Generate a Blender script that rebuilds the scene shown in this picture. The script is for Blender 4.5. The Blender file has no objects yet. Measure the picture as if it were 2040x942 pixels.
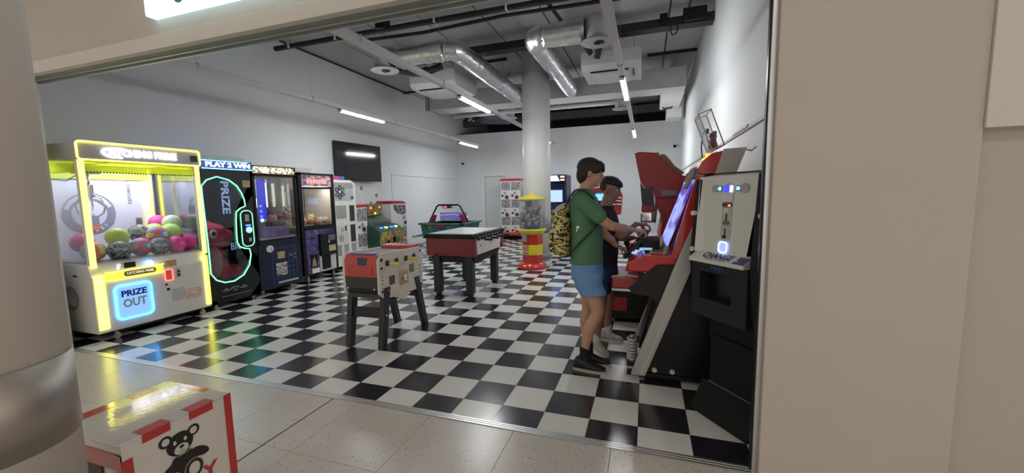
import bpy, bmesh, math, random
from mathutils import Vector, Matrix
random.seed(7)
sc = bpy.context.scene
COL = sc.collection
# ---------------------------------------------------------------- camera
cam_d = bpy.data.cameras.new('camera'); cam = bpy.data.objects.new('camera', cam_d); COL.objects.link(cam)
cam_d.sensor_width = 36.0; cam_d.lens = 14.023; cam_d.clip_start = 0.02; cam_d.clip_end = 100
_R = Matrix(((0.9477584, 0.31848299, -0.01796112), (-0.01607161, 0.10390999, 0.99445685), (0.31858393, -0.94221616, 0.1036001)))
cam.matrix_world = Matrix.Translation((0.03072, -2.21958, 1.48150)) @ _R.transposed().to_4x4()
sc.camera = cam
# ---------------------------------------------------------------- world, light, exposure
w = bpy.data.worlds.new('world'); sc.world = w; w.use_nodes = True
w.node_tree.nodes['Background'].inputs[0].default_value = (0.80, 0.74, 0.67, 1)
w.node_tree.nodes['Background'].inputs[1].default_value = 0.80
def area(name, loc, size, power, col, rot=(0, 0, 0), sy=None):
    l = bpy.data.lights.new(name, 'AREA'); l.energy = power; l.color = col; l.size = size
    if sy: l.shape = 'RECTANGLE'; l.size_y = sy
    o = bpy.data.objects.new(name, l); o.location = loc; o.rotation_euler = rot; COL.objects.link(o); return o
area('mall_ceiling_lamp', (-2.6, -2.6, 4.15), 1.6, 10, (1.0, 0.90, 0.79), sy=0.6)
area('mall_ceiling_lamp', (1.4, -2.9, 4.15), 1.6, 15, (1.0, 0.90, 0.80), sy=0.6)
area('mall_ceiling_lamp', (-6.4, -2.8, 4.15), 1.6, 4, (1.0, 0.92, 0.82), sy=0.6)
TUBE = 88.0
vs = sc.view_settings
vs.view_transform = 'Standard'; vs.look = 'None'; vs.exposure = 0.55; vs.gamma = 1.0; vs.use_curve_mapping = False
sc.cycles.max_bounces = 8; sc.cycles.transparent_max_bounces = 16; sc.cycles.use_denoising = True
sc.cycles.caustics_reflective = False; sc.cycles.caustics_refractive = False
sc.cycles.sample_clamp_indirect = 6

# ---------------------------------------------------------------- materials
_M = {}
def mat(name, col, rough=0.5, metal=0.0, emit=None, es=0.0, var=0.04, scale=8.0, bump=0.0, bscale=60.0, coat=0.0, spec=0.5, alpha=1.0):
    if name in _M: return _M[name]
    m = bpy.data.materials.new(name); m.use_nodes = True
    nt = m.node_tree; b = nt.nodes['Principled BSDF']
    b.inputs['Roughness'].default_value = rough; b.inputs['Metallic'].default_value = metal
    b.inputs['Specular IOR Level'].default_value = spec
    if coat: b.inputs['Coat Weight'].default_value = coat; b.inputs['Coat Roughness'].default_value = 0.08
    if var > 0:
        n = nt.nodes.new('ShaderNodeTexNoise'); n.inputs['Scale'].default_value = scale; n.inputs['Detail'].default_value = 3
        t = nt.nodes.new('ShaderNodeTexCoord'); nt.links.new(t.outputs['Object'], n.inputs['Vector'])
        mx = nt.nodes.new('ShaderNodeMix'); mx.data_type = 'RGBA'
        mx.inputs[6].default_value = tuple(max(0, c * (1 - var * 2)) for c in col) + (1,)
        mx.inputs[7].default_value = tuple(min(1, c * (1 + var * 2)) for c in col) + (1,)
        nt.links.new(n.outputs['Fac'], mx.inputs[0]); nt.links.new(mx.outputs[2], b.inputs['Base Color'])
    else: b.inputs['Base Color'].default_value = (*col, 1)
    if bump > 0:
        n2 = nt.nodes.new('ShaderNodeTexNoise'); n2.inputs['Scale'].default_value = bscale
        t2 = nt.nodes.new('ShaderNodeTexCoord'); nt.links.new(t2.outputs['Object'], n2.inputs['Vector'])
        bp = nt.nodes.new('ShaderNodeBump'); bp.inputs['Strength'].default_value = bump; bp.inputs['Distance'].default_value = 0.01
        nt.links.new(n2.outputs['Fac'], bp.inputs['Height']); nt.links.new(bp.outputs[0], b.inputs['Normal'])
    if emit: b.inputs['Emission Color'].default_value = (*emit, 1); b.inputs['Emission Strength'].default_value = es
    _M[name] = m; return m
def glow(name, col, s):
    return mat(name, (0.6, 0.6, 0.6), 0.4, 0, col, s, var=0)
def glass(name='clear_glass', tint=(1, 1, 1), refl=0.10, rough=0.03, dull=0.0, dcol=(.7, .75, .8), trans=False):
    if name in _M: return _M[name]
    m = bpy.data.materials.new(name); m.use_nodes = True; nt = m.node_tree; nt.nodes.clear()
    out = nt.nodes.new('ShaderNodeOutputMaterial'); tr = nt.nodes.new('ShaderNodeBsdfTransparent'); gl = nt.nodes.new('ShaderNodeBsdfGlossy')
    tr.inputs[0].default_value = (*tint, 1); gl.inputs['Roughness'].default_value = rough
    lw = nt.nodes.new('ShaderNodeLayerWeight'); lw.inputs[0].default_value = 0.25
    mt = nt.nodes.new('ShaderNodeMath'); mt.operation = 'MULTIPLY_ADD'; mt.inputs[1].default_value = 0.6; mt.inputs[2].default_value = refl * 0.5
    nt.links.new(lw.outputs['Fresnel'], mt.inputs[0])
    mx = nt.nodes.new('ShaderNodeMixShader'); nt.links.new(mt.outputs[0], mx.inputs[0]); nt.links.new(tr.outputs[0], mx.inputs[1]); nt.links.new(gl.outputs[0], mx.inputs[2])
    last = mx
    if dull:
        df = nt.nodes.new('ShaderNodeBsdfTranslucent' if trans else 'ShaderNodeBsdfDiffuse'); df.inputs[0].default_value = (*dcol, 1)
        m2 = nt.nodes.new('ShaderNodeMixShader'); m2.inputs[0].default_value = dull
        nt.links.new(mx.outputs[0], m2.inputs[1]); nt.links.new(df.outputs[0], m2.inputs[2]); last = m2
    nt.links.new(last.outputs[0], out.inputs[0]); _M[name] = m; return m
def patchy(name, cols, scale=6.0, rough=0.45, kind='noise', emit=0.0, detail=2.0, stretch=(1, 1, 1), coat=0):
    """printed artwork: hard patches of several colours"""
    if name in _M: return _M[name]
    m = bpy.data.materials.new(name); m.use_nodes = True; nt = m.node_tree; b = nt.nodes['Principled BSDF']
    t = nt.nodes.new('ShaderNodeTexCoord'); mp = nt.nodes.new('ShaderNodeMapping'); mp.inputs['Scale'].default_value = stretch
    nt.links.new(t.outputs['Object'], mp.inputs[0])
    if kind == 'voronoi':
        n = nt.nodes.new('ShaderNodeTexVoronoi'); n.inputs['Scale'].default_value = scale
        sp = nt.nodes.new('ShaderNodeSeparateColor'); nt.links.new(n.outputs['Color'], sp.inputs[0]); fac = sp.outputs[0]
    else:
        n = nt.nodes.new('ShaderNodeTexNoise'); n.inputs['Scale'].default_value = scale; n.inputs['Detail'].default_value = detail; fac = n.outputs['Fac']
    nt.links.new(mp.outputs[0], n.inputs['Vector'])
    r = nt.nodes.new('ShaderNodeValToRGB'); r.color_ramp.interpolation = 'CONSTANT'
    els = r.color_ramp.elements
    lo, hi = (0.0, 1.0) if kind == 'voronoi' else (0.30, 0.70)
    while len(els) < len(cols): els.new(0.5)
    for i, c in enumerate(cols):
        els[i].position = 0.0 if i == 0 else lo + (hi - lo) * i / len(cols); els[i].color = (*c, 1)
    nt.links.new(fac, r.inputs[0]); nt.links.new(r.outputs[0], b.inputs['Base Color']); b.inputs['Roughness'].default_value = rough
    if coat: b.inputs['Coat Weight'].default_value = coat
    if emit: nt.links.new(r.outputs[0], b.inputs['Emission Color']); b.inputs['Emission Strength'].default_value = emit
    _M[name] = m; return m

# ---------------------------------------------------------------- mesh builder
class MB:
    def __init__(s): s.bm = bmesh.new()
    def _faces(s, vs, fs, mi=0, smooth=False):
        bv = [s.bm.verts.new(v) for v in vs]; out = []
        for f in fs:
            try:
                q = s.bm.faces.new([bv[i] for i in f]); q.material_index = mi; q.smooth = smooth; out.append(q)
            except ValueError: pass
        return out
    def box(s, a, b, mi=0, bev=0.0, seg=2, M=None):
        x0, y0, z0 = (min(a[i], b[i]) for i in range(3)); x1, y1, z1 = (max(a[i], b[i]) for i in range(3))
        vs = [Vector(v) for v in ((x0,y0,z0),(x1,y0,z0),(x1,y1,z0),(x0,y1,z0),(x0,y0,z1),(x1,y0,z1),(x1,y1,z1),(x0,y1,z1))]
        if M: vs = [M @ v for v in vs]
        f = s._faces(vs, ((0,3,2,1),(4,5,6,7),(0,1,5,4),(1,2,6,5),(2,3,7,6),(3,0,4,7)), mi)
        if bev:
            es = list({e for q in f for e in q.edges})
            bmesh.ops.bevel(s.bm, geom=es, offset=bev, segments=seg, profile=0.6, affect='EDGES', material=-1)
        return s
    def cyl(s, p0, p1, r0, r1=None, n=20, mi=0, smooth=True, caps=True):
        p0, p1 = Vector(p0), Vector(p1); r1 = r0 if r1 is None else r1
        d = (p1 - p0).normalized(); a = d.orthogonal().normalized(); b = d.cross(a)
        vs = []
        for p, r in ((p0, r0), (p1, r1)):
            for k in range(n):
                t = 2 * math.pi * k / n; vs.append(p + (a * math.cos(t) + b * math.sin(t)) * r)
        s._faces(vs, [(k, (k+1) % n, n + (k+1) % n, n + k) for k in range(n)], mi, smooth)
        if caps: s._faces(vs[:n], [tuple(range(n))[::-1]], mi); s._faces(vs[n:], [tuple(range(n))], mi)
        return s
    def tube(s, pts, r, n=8, mi=0, closed=False):
        pts = [Vector(p) for p in pts]; N = len(pts); rs = r if isinstance(r, (list, tuple)) else [r] * N
        rings = []; up = None
        for i, p in enumerate(pts):
            if closed: d = (pts[(i+1) % N] - pts[i-1]).normalized()
            else: d = (pts[min(i+1, N-1)] - pts[max(i-1, 0)]).normalized()
            if up is None: up = d.orthogonal().normalized()
            a = up - d * up.dot(d)
            a = d.orthogonal().normalized() if a.length < 1e-5 else a.normalized()
            up = a; b = d.cross(a)
            rings.append([s.bm.verts.new(p + (a * math.cos(2*math.pi*k/n) + b * math.sin(2*math.pi*k/n)) * rs[i]) for k in range(n)])
        for i in range(N if closed else N - 1):
            A, B = rings[i], rings[(i+1) % N]
            for k in range(n):
                f = s.bm.faces.new((A[k], A[(k+1) % n], B[(k+1) % n], B[k])); f.smooth = True; f.material_index = mi
        if not closed:
            for R in (rings[0][::-1], rings[-1]):
                f = s.bm.faces.new(R); f.material_index = mi
        return s
    def lathe(s, cx, cy, prof, n=32, mi=0, smooth=True, a0=0, a1=2*math.pi):
        full = abs(a1 - a0 - 2*math.pi) < 1e-6; K = n if full else n + 1
        rings = [[s.bm.verts.new((cx + r*math.cos(a0+(a1-a0)*k/n), cy + r*math.sin(a0+(a1-a0)*k/n), z)) for k in range(K)] for r, z in prof]
        for A, B in zip(rings, rings[1:]):
            for k in range(n):
                f = s.bm.faces.new((A[k], A[(k+1) % K], B[(k+1) % K], B[k])); f.smooth = smooth; f.material_index = mi
        if full:
            for R, (r, z) in ((rings[0][::-1], prof[0]), (rings[-1], prof[-1])):
                if r > 1e-4: f = s.bm.faces.new(R); f.material_index = mi
        return s
    def prism(s, pts, axis, c0, c1, mi=0, bev=0.0):
        def m(p, c):
            return {'x': (c, p[0], p[1]), 'y': (p[0], c, p[1]), 'z': (p[0], p[1], c)}[axis]
        n = len(pts); vs = [m(p, c0) for p in pts] + [m(p, c1) for p in pts]
        f = s._faces(vs, [tuple(range(n)), tuple(range(2*n-1, n-1, -1))] + [(k, n+k, n+(k+1) % n, (k+1) % n) for k in range(n)], mi)
        bmesh.ops.recalc_face_normals(s.bm, faces=f)
        if bev:
            es = list({e for q in f for e in q.edges})
            bmesh.ops.bevel(s.bm, geom=es, offset=bev, segments=2, profile=0.6, affect='EDGES', material=-1)
        return s
    def ell(s, c, r, n=16, m=10, mi=0, M=None):
        if not isinstance(r, (tuple, list)): r = (r, r, r)
        c = Vector(c); vs = []; 
        for j in range(1, m):
            ph = math.pi * j / m
            for k in range(n):
                t = 2*math.pi*k/n; v = Vector((r[0]*math.sin(ph)*math.cos(t), r[1]*math.sin(ph)*math.sin(t), r[2]*math.cos(ph)))
                vs.append(c + (M @ v if M else v))
        t_, b_ = Vector((0, 0, r[2])), Vector((0, 0, -r[2]))
        vs += [c + (M @ t_ if M else t_), c + (M @ b_ if M else b_)]; T = len(vs) - 2
        fs = [(j*n+k, (j+1)*n+k, (j+1)*n+(k+1) % n, j*n+(k+1) % n) for j in range(m-2) for k in range(n)]
        fs += [(T, k, (k+1) % n) for k in range(n)] + [(T+1, (m-2)*n+(k+1) % n, (m-2)*n+k) for k in range(n)]
        s._faces(vs, fs, mi, True); return s
    def loft(s, secs, n=16, mi=0, caps=True):
        """secs: (centre, half-axis a, half-axis b) ellipses"""
        rings = []
        for c, a, b in secs:
            c, a, b = Vector(c), Vector(a), Vector(b)
            rings.append([s.bm.verts.new(c + a*math.cos(2*math.pi*k/n) + b*math.sin(2*math.pi*k/n)) for k in range(n)])
        for A, B in zip(rings, rings[1:]):
            for k in range(n):
                f = s.bm.faces.new((A[k], A[(k+1) % n], B[(k+1) % n], B[k])); f.smooth = True; f.material_index = mi
        if caps:
            for R in (rings[0][::-1], rings[-1]): f = s.bm.faces.new(R); f.material_index = mi
        return s
    def quad(s, *v, mi=0): s._faces(v, [tuple(range(len(v)))], mi); return s
    def add(s, o, M=None):
        me = bpy.data.meshes.new('t'); o.bm.to_mesh(me)
        if M: me.transform(M)
        s.bm.from_mesh(me); bpy.data.meshes.remove(me); return s
    def mesh(s, name):
        me = bpy.data.meshes.new(name); s.bm.normal_update(); s.bm.to_mesh(me); s.bm.free(); return me

W = {}     # object -> world matrix
def _mats(me, ms):
    for m in (ms if isinstance(ms, (list, tuple)) else [ms]): me.materials.append(m)
def props(o, label=None, cat=None, group=None, kind=None):
    if label: o['label'] = label
    if cat: o['category'] = cat
    if group: o['group'] = group
    if kind: o['kind'] = kind
    return o
def thing(name, label, cat, loc=(0, 0, 0), rotz=0.0, group=None, kind=None):
    o = bpy.data.objects.new(name, None); o.empty_display_size = 0.1; COL.objects.link(o)
    o.location = loc; o.rotation_euler = (0, 0, rotz)
    W[o.name] = Matrix.Translation(loc) @ Matrix.Rotation(rotz, 4, 'Z')
    return props(o, label, cat, group, kind)
def part(name, mb, m, parent, label=None, local=False, kind=None):
    me = mb.mesh(name); _mats(me, m); M = W[parent.name]
    if not local: me.transform(M.inverted())
    o = bpy.data.objects.new(name, me); COL.objects.link(o); o.parent = parent; W[o.name] = M
    return props(o, label, None, None, kind)
def single(name, mb, m, label, cat, group=None, kind=None, org=None):
    me = mb.mesh(name); _mats(me, m)
    if org is None:
        xs = [v.co for v in me.vertices]; n = max(1, len(xs))
        org = (sum(v.x for v in xs)/n, sum(v.y for v in xs)/n, min(v.z for v in xs))
    me.transform(Matrix.Translation(-Vector(org)))
    o = bpy.data.objects.new(name, me); o.location = org; COL.objects.link(o); W[o.name] = Matrix.Translation(org)
    return props(o, label, cat, group, kind)
def struct(name, mb, m, label=None): return single(name, mb, m, label, None, kind='structure', org=(0, 0, 0))
def kids(o): return [c for c in bpy.data.objects if c.parent == o]
def dup(root, loc, rotz=None, label=None, group=None, mats=None):
    def cp(o, par):
        c = o.copy(); COL.objects.link(c); c.parent = par
        for ch in kids(o): cp(ch, c)
        return c
    r = cp(root, None); r.location = loc
    if rotz is not None: r.rotation_euler = (0, 0, rotz)
    W[r.name] = Matrix.Translation(loc) @ Matrix.Rotation(r.rotation_euler[2], 4, 'Z')
    if label: r['label'] = label
    if group: r['group'] = group
    return r
X_, Y_, Z_ = Vector((1, 0, 0)), Vector((0, 1, 0)), Vector((0, 0, 1))
def text(name, body, size, loc, right, up, m, parent, bold=0.0, extr=0.002, shear=0.0, sx=1.0, align='CENTER', local=False, label=None, width=None):
    cu = bpy.data.curves.new(name, 'FONT'); cu.body = body; cu.size = size; cu.extrude = extr; cu.offset = bold
    cu.align_x = align; cu.align_y = 'CENTER'; cu.shear = shear; cu.resolution_u = 2
    o = bpy.data.objects.new(name, cu); COL.objects.link(o)
    bpy.context.view_layer.update()
    me = bpy.data.meshes.new_from_object(o.evaluated_get(bpy.context.evaluated_depsgraph_get()))
    bpy.data.objects.remove(o); bpy.data.curves.remove(cu)
    r = Vector(right).normalized(); u = Vector(up); u = (u - r*u.dot(r)).normalized(); n = r.cross(u)
    if width and len(me.vertices):
        ww = max(v.co.x for v in me.vertices) - min(v.co.x for v in me.vertices); sx = width / ww
    M = Matrix(((r.x*sx, u.x, n.x, loc[0]), (r.y*sx, u.y, n.y, loc[1]), (r.z*sx, u.z, n.z, loc[2]), (0, 0, 0, 1)))
    me.transform(M)
    if not local: me.transform(W[parent.name].inverted())
    me.materials.clear(); me.materials.append(m); me.name = name
    o = bpy.data.objects.new(name, me); COL.objects.link(o); o.parent = parent; W[o.name] = W[parent.name]
    if label: o['label'] = label
    return o
def rrect(x0, z0, x1, z1, r, n=4):
    """rounded rectangle outline"""
    out = []
    for cx, cz, a in ((x1-r, z1-r, 0), (x0+r, z1-r, 90), (x0+r, z0+r, 180), (x1-r, z0+r, 270)):
        for k in range(n+1):
            t = math.radians(a + 90*k/n); out.append((cx + r*math.cos(t), cz + r*math.sin(t)))
    return out

def pw(v, K):
    if v <= K[0][0]: return K[0][1] + (v - K[0][0])
    for (a, b), (c, d) in zip(K, K[1:]):
        if v <= c: return b + (v-a)*(d-b)/(c-a)
    return K[-1][1] + (v - K[-1][0])
def remap(t, yk, zk):
    """refine a finished thing's proportions: piecewise linear in y and z"""
    L0 = t.location.copy()
    def go(o):
        for c in kids(o):
            for v in c.data.vertices: v.co.y = pw(v.co.y+L0.y, yk)-L0.y; v.co.z = pw(v.co.z+L0.z, zk)-L0.z
            go(c)
    go(t)
# ================================================================ common materials
white_paint = mat('white_wall_paint', (0.72, 0.73, 0.74), 0.75, var=0.015, scale=2, bump=0.02)
beige = mat('beige_mall_plaster', (0.50, 0.445, 0.39), 0.8, var=0.02, scale=3, bump=0.02)
beige_l = mat('light_beige_board', (0.60, 0.56, 0.50), 0.75, var=0.02, scale=3)
concrete = mat('grey_concrete_ceiling', (0.46, 0.46, 0.455), 0.9, var=0.10, scale=2.2, bump=0.15, bscale=30)
concrete_d = mat('dark_void_paint', (0.07, 0.10, 0.155), 0.9, var=0.1, scale=2)
steel = mat('brushed_steel', (0.46, 0.42, 0.38), 0.46, 1.0, var=0.05, scale=5)
alu = mat('aluminium', (0.62, 0.62, 0.62), 0.35, 0.9, var=0.03)
chrome = mat('chrome', (0.8, 0.8, 0.8), 0.12, 1.0, var=0)
black = mat('black_laminate', (0.008, 0.008, 0.009), 0.35, var=0.05, spec=.3)
blackm = mat('black_matt_plastic', (0.011, 0.012, 0.013), 0.6, var=0.08, scale=30, spec=.25)
rubber = mat('black_rubber', (0.02, 0.02, 0.02), 0.7, var=0.05)
whitep = mat('white_plastic', (0.74, 0.74, 0.73), 0.4, var=0.01)
clear = glass()
RX0, RX1, RY0, RY1, CZ, BW = -6.54, 0.976, 0.09, 11.1, 4.48, 3.66

# ================================================================ floors
T = 0.305
tile_b = mat('black_vinyl_tile', (0.018, 0.016, 0.026), 0.19, var=0.12, scale=5, spec=0.9, bump=0.02, bscale=12)
tile_w = mat('white_vinyl_tile', (0.70, 0.705, 0.67), 0.20, var=0.02, scale=3, spec=0.5, bump=0.02, bscale=12)
grout = mat('tile_joint', (0.25, 0.25, 0.24), 0.8)
fl = struct('floor', MB().box((RX0-.1, RY0, -0.12), (RX1+.1, RY1+3.2, -0.004)), grout)
fl['label'] = 'black and white checkerboard vinyl floor of the arcade'
def px(v):
    q = _R @ (Vector(v) - Vector((0.03072, -2.21958, 1.48150)))
    return (1020 - q.x/q.z*794.62, 471 + q.y/q.z*794.62) if q.z < 0 else (-1, -1)
cells = []
for j in range(0, 37):
    for i in range(-22, 4):
        x0, x1 = max(i*T, RX0), min((i+1)*T, RX1); y0, y1 = max(j*T, RY0), min((j+1)*T, RY1)
        if x1 - x0 < 0.01 or y1 - y0 < 0.01: continue
        c = ((x0+x1)/2, (y0+y1)/2, 0); p = px(c); vis = -20 < p[0] < 2060 and -20 < p[1] < 962
        occl = c[0] < -5.5 or c[0] > .45
        d = math.dist(c, (0.03, -2.22, 1.48)) + (0 if vis and not occl else 50)
        cells.append((d, i, j, x0, x1, y0, y1))
cells.sort()
def tbox(x0, x1, y0, y1, g=0.0012): return MB().box((x0+g, y0+g, -0.004), (x1-g, y1-g, 0.0), bev=0.0006, seg=1)
proto = {}
for k, cm in ((0, tile_w), (1, tile_b)):
    me = tbox(-T/2, T/2, -T/2, T/2).mesh('tile'); me.materials.append(cm); proto[k] = me
rest = MB()
for n, (d, i, j, x0, x1, y0, y1) in enumerate(cells):
    k = (i + j) % 2
    if n < 300:
        if x1-x0 > T-.001 and y1-y0 > T-.001:
            o = bpy.data.objects.new('tile', proto[k]); o.location = ((x0+x1)/2, (y0+y1)/2, 0); COL.objects.link(o); o.parent = fl
        else: part('tile', tbox(x0, x1, y0, y1), (tile_w, tile_b)[k], fl)
    else: rest.box((x0+.0012, y0+.0012, -0.004), (x1-.0012, y1-.0012, 0.0), mi=k)
part('far_tiles', rest, (tile_w, tile_b), fl, kind='stuff')

def terrazzo():
    m = bpy.data.materials.new('speckled_beige_tile'); m.use_nodes = True; nt = m.node_tree; b = nt.nodes['Principled BSDF']
    t = nt.nodes.new('ShaderNodeTexCoord')
    v = nt.nodes.new('ShaderNodeTexVoronoi'); v.inputs['Scale'].default_value = 60; nt.links.new(t.outputs['Object'], v.inputs['Vector'])
    sp = nt.nodes.new('ShaderNodeSeparateColor'); nt.links.new(v.outputs['Color'], sp.inputs[0])
    m1 = nt.nodes.new('ShaderNodeMath'); m1.operation = 'LESS_THAN'; m1.inputs[1].default_value = 0.22; nt.links.new(v.outputs['Distance'], m1.inputs[0])
    m2 = nt.nodes.new('ShaderNodeMath'); m2.operation = 'LESS_THAN'; m2.inputs[1].default_value = 0.30; nt.links.new(sp.outputs[0], m2.inputs[0])
    m3 = nt.nodes.new('ShaderNodeMath'); m3.operation = 'MULTIPLY'; nt.links.new(m1.outputs[0], m3.inputs[0]); nt.links.new(m2.outputs[0], m3.inputs[1])
    n = nt.nodes.new('ShaderNodeTexNoise'); n.inputs['Scale'].default_value = 3; nt.links.new(t.outputs['Object'], n.inputs['Vector'])
    mx = nt.nodes.new('ShaderNodeMix'); mx.data_type = 'RGBA'; mx.inputs[6].default_value = (0.50, 0.46, 0.42, 1); mx.inputs[7].default_value = (0.58, 0.54, 0.49, 1)
    nt.links.new(n.outputs['Fac'], mx.inputs[0])
    my = nt.nodes.new('ShaderNodeMix'); my.data_type = 'RGBA'; my.inputs[7].default_value = (0.20, 0.16, 0.13, 1)
    nt.links.new(m3.outputs[0], my.inputs[0]); nt.links.new(mx.outputs[2], my.inputs[6]); nt.links.new(my.outputs[2], b.inputs['Base Color'])
    b.inputs['Roughness'].default_value = 0.26; return m
terr = terrazzo()
mf = struct('floor', MB().box((-9, -6.5, -0.12), (4.5, RY0-.06, -0.006)), mat('mall_joint', (0.10, 0.085, 0.075), 0.8))
mf['label'] = 'speckled beige tiled floor of the mall in front of the shop'
def mtile(x0, x1, y0, y1):
    part('tile', MB().box((x0+.0012, y0+.0012, -0.006), (x1-.0012, y1-.0012, 0), bev=0.0006, seg=1), terr, mf)
xs = [-2.54 - .597*k for k in range(11)][::-1] + [-2.161]
xs2 = [-2.149, -1.935] + [-1.935 + .597*k for k in range(1, 11)]
ys = [0.03, -.55, -1.15, -1.75, -2.35, -2.95, -3.55, -4.15]
for X in (xs, xs2):
    for a, b in zip(X, X[1:]):
        for c, d in zip(ys, ys[1:]): mtile(a, b, d, c)
struct('trim_1', MB().box((-5.6, 0.03, -0.006), (0.62, 0.09, 0.004), bev=.0015).box((-5.6, .05, .004), (.62, .053, .006)).box((-5.6, .07, .004), (.62, .073, .006)), alu, 'brushed metal threshold strip between mall floor and checkerboard floor')

# ================================================================ room shell
struct('wall_left', MB().box((RX0-.12, -.1, 0), (RX0, RY1+3.2, CZ)), white_paint, 'white left wall of the arcade behind the claw machines')
struct('wall_right', MB().box((RX1, .02, 0), (RX1+.12, RY1+3.2, CZ)), white_paint, 'white right wall behind the racing cabinets')
dx0, dx1, dz1 = -5.50, -4.62, 2.19
wb = MB().box((RX0, RY1, 0), (dx0, RY1+.12, BW)).box((dx1, RY1, 0), (RX1, RY1+.12, BW)).box((dx0, RY1, dz1), (dx1, RY1+.12, BW))
struct('wall_back', wb, white_paint, 'white back wall that stops short of the ceiling')
struct('wall_void', MB().box((RX0, RY1+3.1, 0), (RX1, RY1+3.2, CZ)), concrete_d, 'dark blue wall of the void above the back wall')
cl = struct('ceiling', MB().box((RX0, -.1, CZ), (RX1, RY1+3.2, CZ+.12)), mat('ceiling_joint', (.14, .14, .14), .9))
cl['label'] = 'grey concrete slab ceiling of the arcade'
for k in range(8):
    a = RX0 + k*.985 + (0 if k else 0); b = min(RX1, RX0 + (k+1)*.985 - .03)
    if b - a < .1: continue
    part('ceiling_panel', MB().box((a, 0.0, CZ-.035), (b, RY1+3.0, CZ+.001)), concrete, cl)
d1 = struct('door_1', MB().box((dx0+.045, RY1+.03, .01), (dx1-.045, RY1+.07, dz1-.045)), mat('door_white', (.66, .67, .68), .5, var=.01), 'white flush door in the back wall')
part('door_frame', MB().box((dx0-.07, RY1-.02, 0), (dx0+.04, RY1+.03, dz1+.07)).box((dx1-.04, RY1-.02, 0), (dx1+.07, RY1+.03, dz1+.07)).box((dx0+.04, RY1-.02, dz1-.04), (dx1-.04, RY1+.03, dz1+.07)), whitep, d1)
part('door_handle', MB().tube([(dx1-.12, RY1+.03, 1.02), (dx1-.12, RY1-.03, 1.02), (dx1-.24, RY1-.03, 1.02)], .01), steel, d1)
d2 = struct('door_2', MB().box((RX0, 3.44, .01), (RX0+.012, 4.26, 2.02)), mat('door_white', (.66, .67, .68), .5), 'white door in the left wall behind the claw machines')
part('door_frame', MB().box((RX0, 3.36, 0), (RX0+.03, 3.44, 2.10)).box((RX0, 4.26, 0), (RX0+.03, 4.34, 2.10)).box((RX0, 3.44, 2.02), (RX0+.03, 4.26, 2.10)), mat('frame_grey', (.6, .58, .54), .5), d2)
# skirting
struct('baseboard_left', MB().box((RX0, .2, 0), (RX0+.012, RY1, .07)), mat('grey_skirting', (.35, .35, .35), .6), 'grey skirting along the left wall')
struct('baseboard_back', MB().box((RX0+.012, RY1-.012, 0), (dx0-.07, RY1, .07)).box((dx1+.07, RY1-.012, 0), (RX1, RY1, .07)), mat('grey_skirting', (.35, .35, .35), .6), 'grey skirting along the back wall')
# surface conduits
def conduit(pts, label, r=.011):
    return single('cable_conduit', MB().tube(pts, r, 8), whitep, label, 'conduit')
single('cable_conduit', MB().box((RX0+.001, 7.08, 1.40), (RX0+.018, 7.10, 2.08)), whitep, 'short vertical cable conduit dropping down the left wall', 'conduit')
single('cable_conduit', MB().box((RX0+.001, 7.08, 2.08), (RX0+.025, RY1-.001, 2.12)), whitep, 'white cable conduit running along the left wall to the back corner', 'conduit')
single('cable_conduit', MB().box((RX1-.02, .6, 2.085), (RX1, RY1, 2.115)).box((RX1-.03, 2.3, 2.1), (RX1, 3.0, 2.13), bev=.008), mat('conduit_grey', (.42, .42, .42), .5), 'grey cable conduit along the right wall above the racing cabinets', 'conduit')
t = thing('security_camera', 'small white dome security camera high in the left back corner', 'camera', (-6.3, RY1-.05, 2.62))
part('bracket', MB().cyl((-6.3, RY1, 2.64), (-6.3, RY1-.06, 2.64), .035), whitep, t); part('lens', MB().cyl((-6.3, RY1-.06, 2.64), (-6.22, RY1-.16, 2.62), .035).ell((-6.2, RY1-.17, 2.62), .03), black, t)
t = thing('security_camera', 'small black security camera on the back wall above the red cabinet', 'camera', (.82, RY1-.05, 2.86))
part('bracket', MB().tube([(.95, RY1, 2.92), (.88, RY1-.05, 2.92), (.84, RY1-.08, 2.88)], .012), whitep, t); part('lens', MB().ell((.81, RY1-.1, 2.86), (.05, .05, .045)), black, t)
# socket with cable on right wall
t = thing('wall_socket', 'black plug and hanging cable on the right wall above the red cabinet', 'socket', (RX1-.02, 5.2, 2.2))
part('plug', MB().box((RX1-.05, 5.1, 2.42), (RX1, 5.2, 2.5), bev=.008), black, t)
part('cable', MB().tube([(RX1-.05, 5.12, 2.45), (RX1-.1, 5.05, 2.42), (RX1-.12, 5.0, 2.2), (RX1-.09, 5.0, 1.9), (RX1-.07, 5.05, 1.5)], .011), black, t)

# ================================================================ shop front and mall walls
struct('wall_fascia', MB().box((-9, -.03, 2.745), (.62, .10, 4.4)).box((-9, -.03, 0), (-5.6, .1, 2.745)), beige, 'beige fascia wall above the shop opening')
struct('trim_2', MB().box((-5.6, -.055, 2.645), (.60, .0, 2.75), bev=.004), beige_l, 'lighter beige board along the bottom of the fascia')
struct('trim_3', MB().box((-5.6, 0.0, 2.648), (.60, .135, 2.745)), mat('soffit_green_grey', (.25, .26, .22), .7), 'green grey soffit of the shop opening')
struct('trim_4', MB().box((-5.6, .065, 2.638), (.585, .075, 2.648)).box((-5.6, .120, 2.632), (.585, .132, 2.648)), alu, 'thin metal door track under the soffit')
struct('wall_right_front', MB().box((.60, 0.0, 0), (1.345, .10, 4.4), bev=.006), beige, 'beige pilaster right of the shop opening')
struct('wall_right_far', MB().box((1.345, .05, 0), (4.5, .16, 4.4)), mat('beige_mall_plaster_far', (.47, .415, .37), .8, var=.02, scale=3), 'beige mall wall beyond the pilaster')
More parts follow.
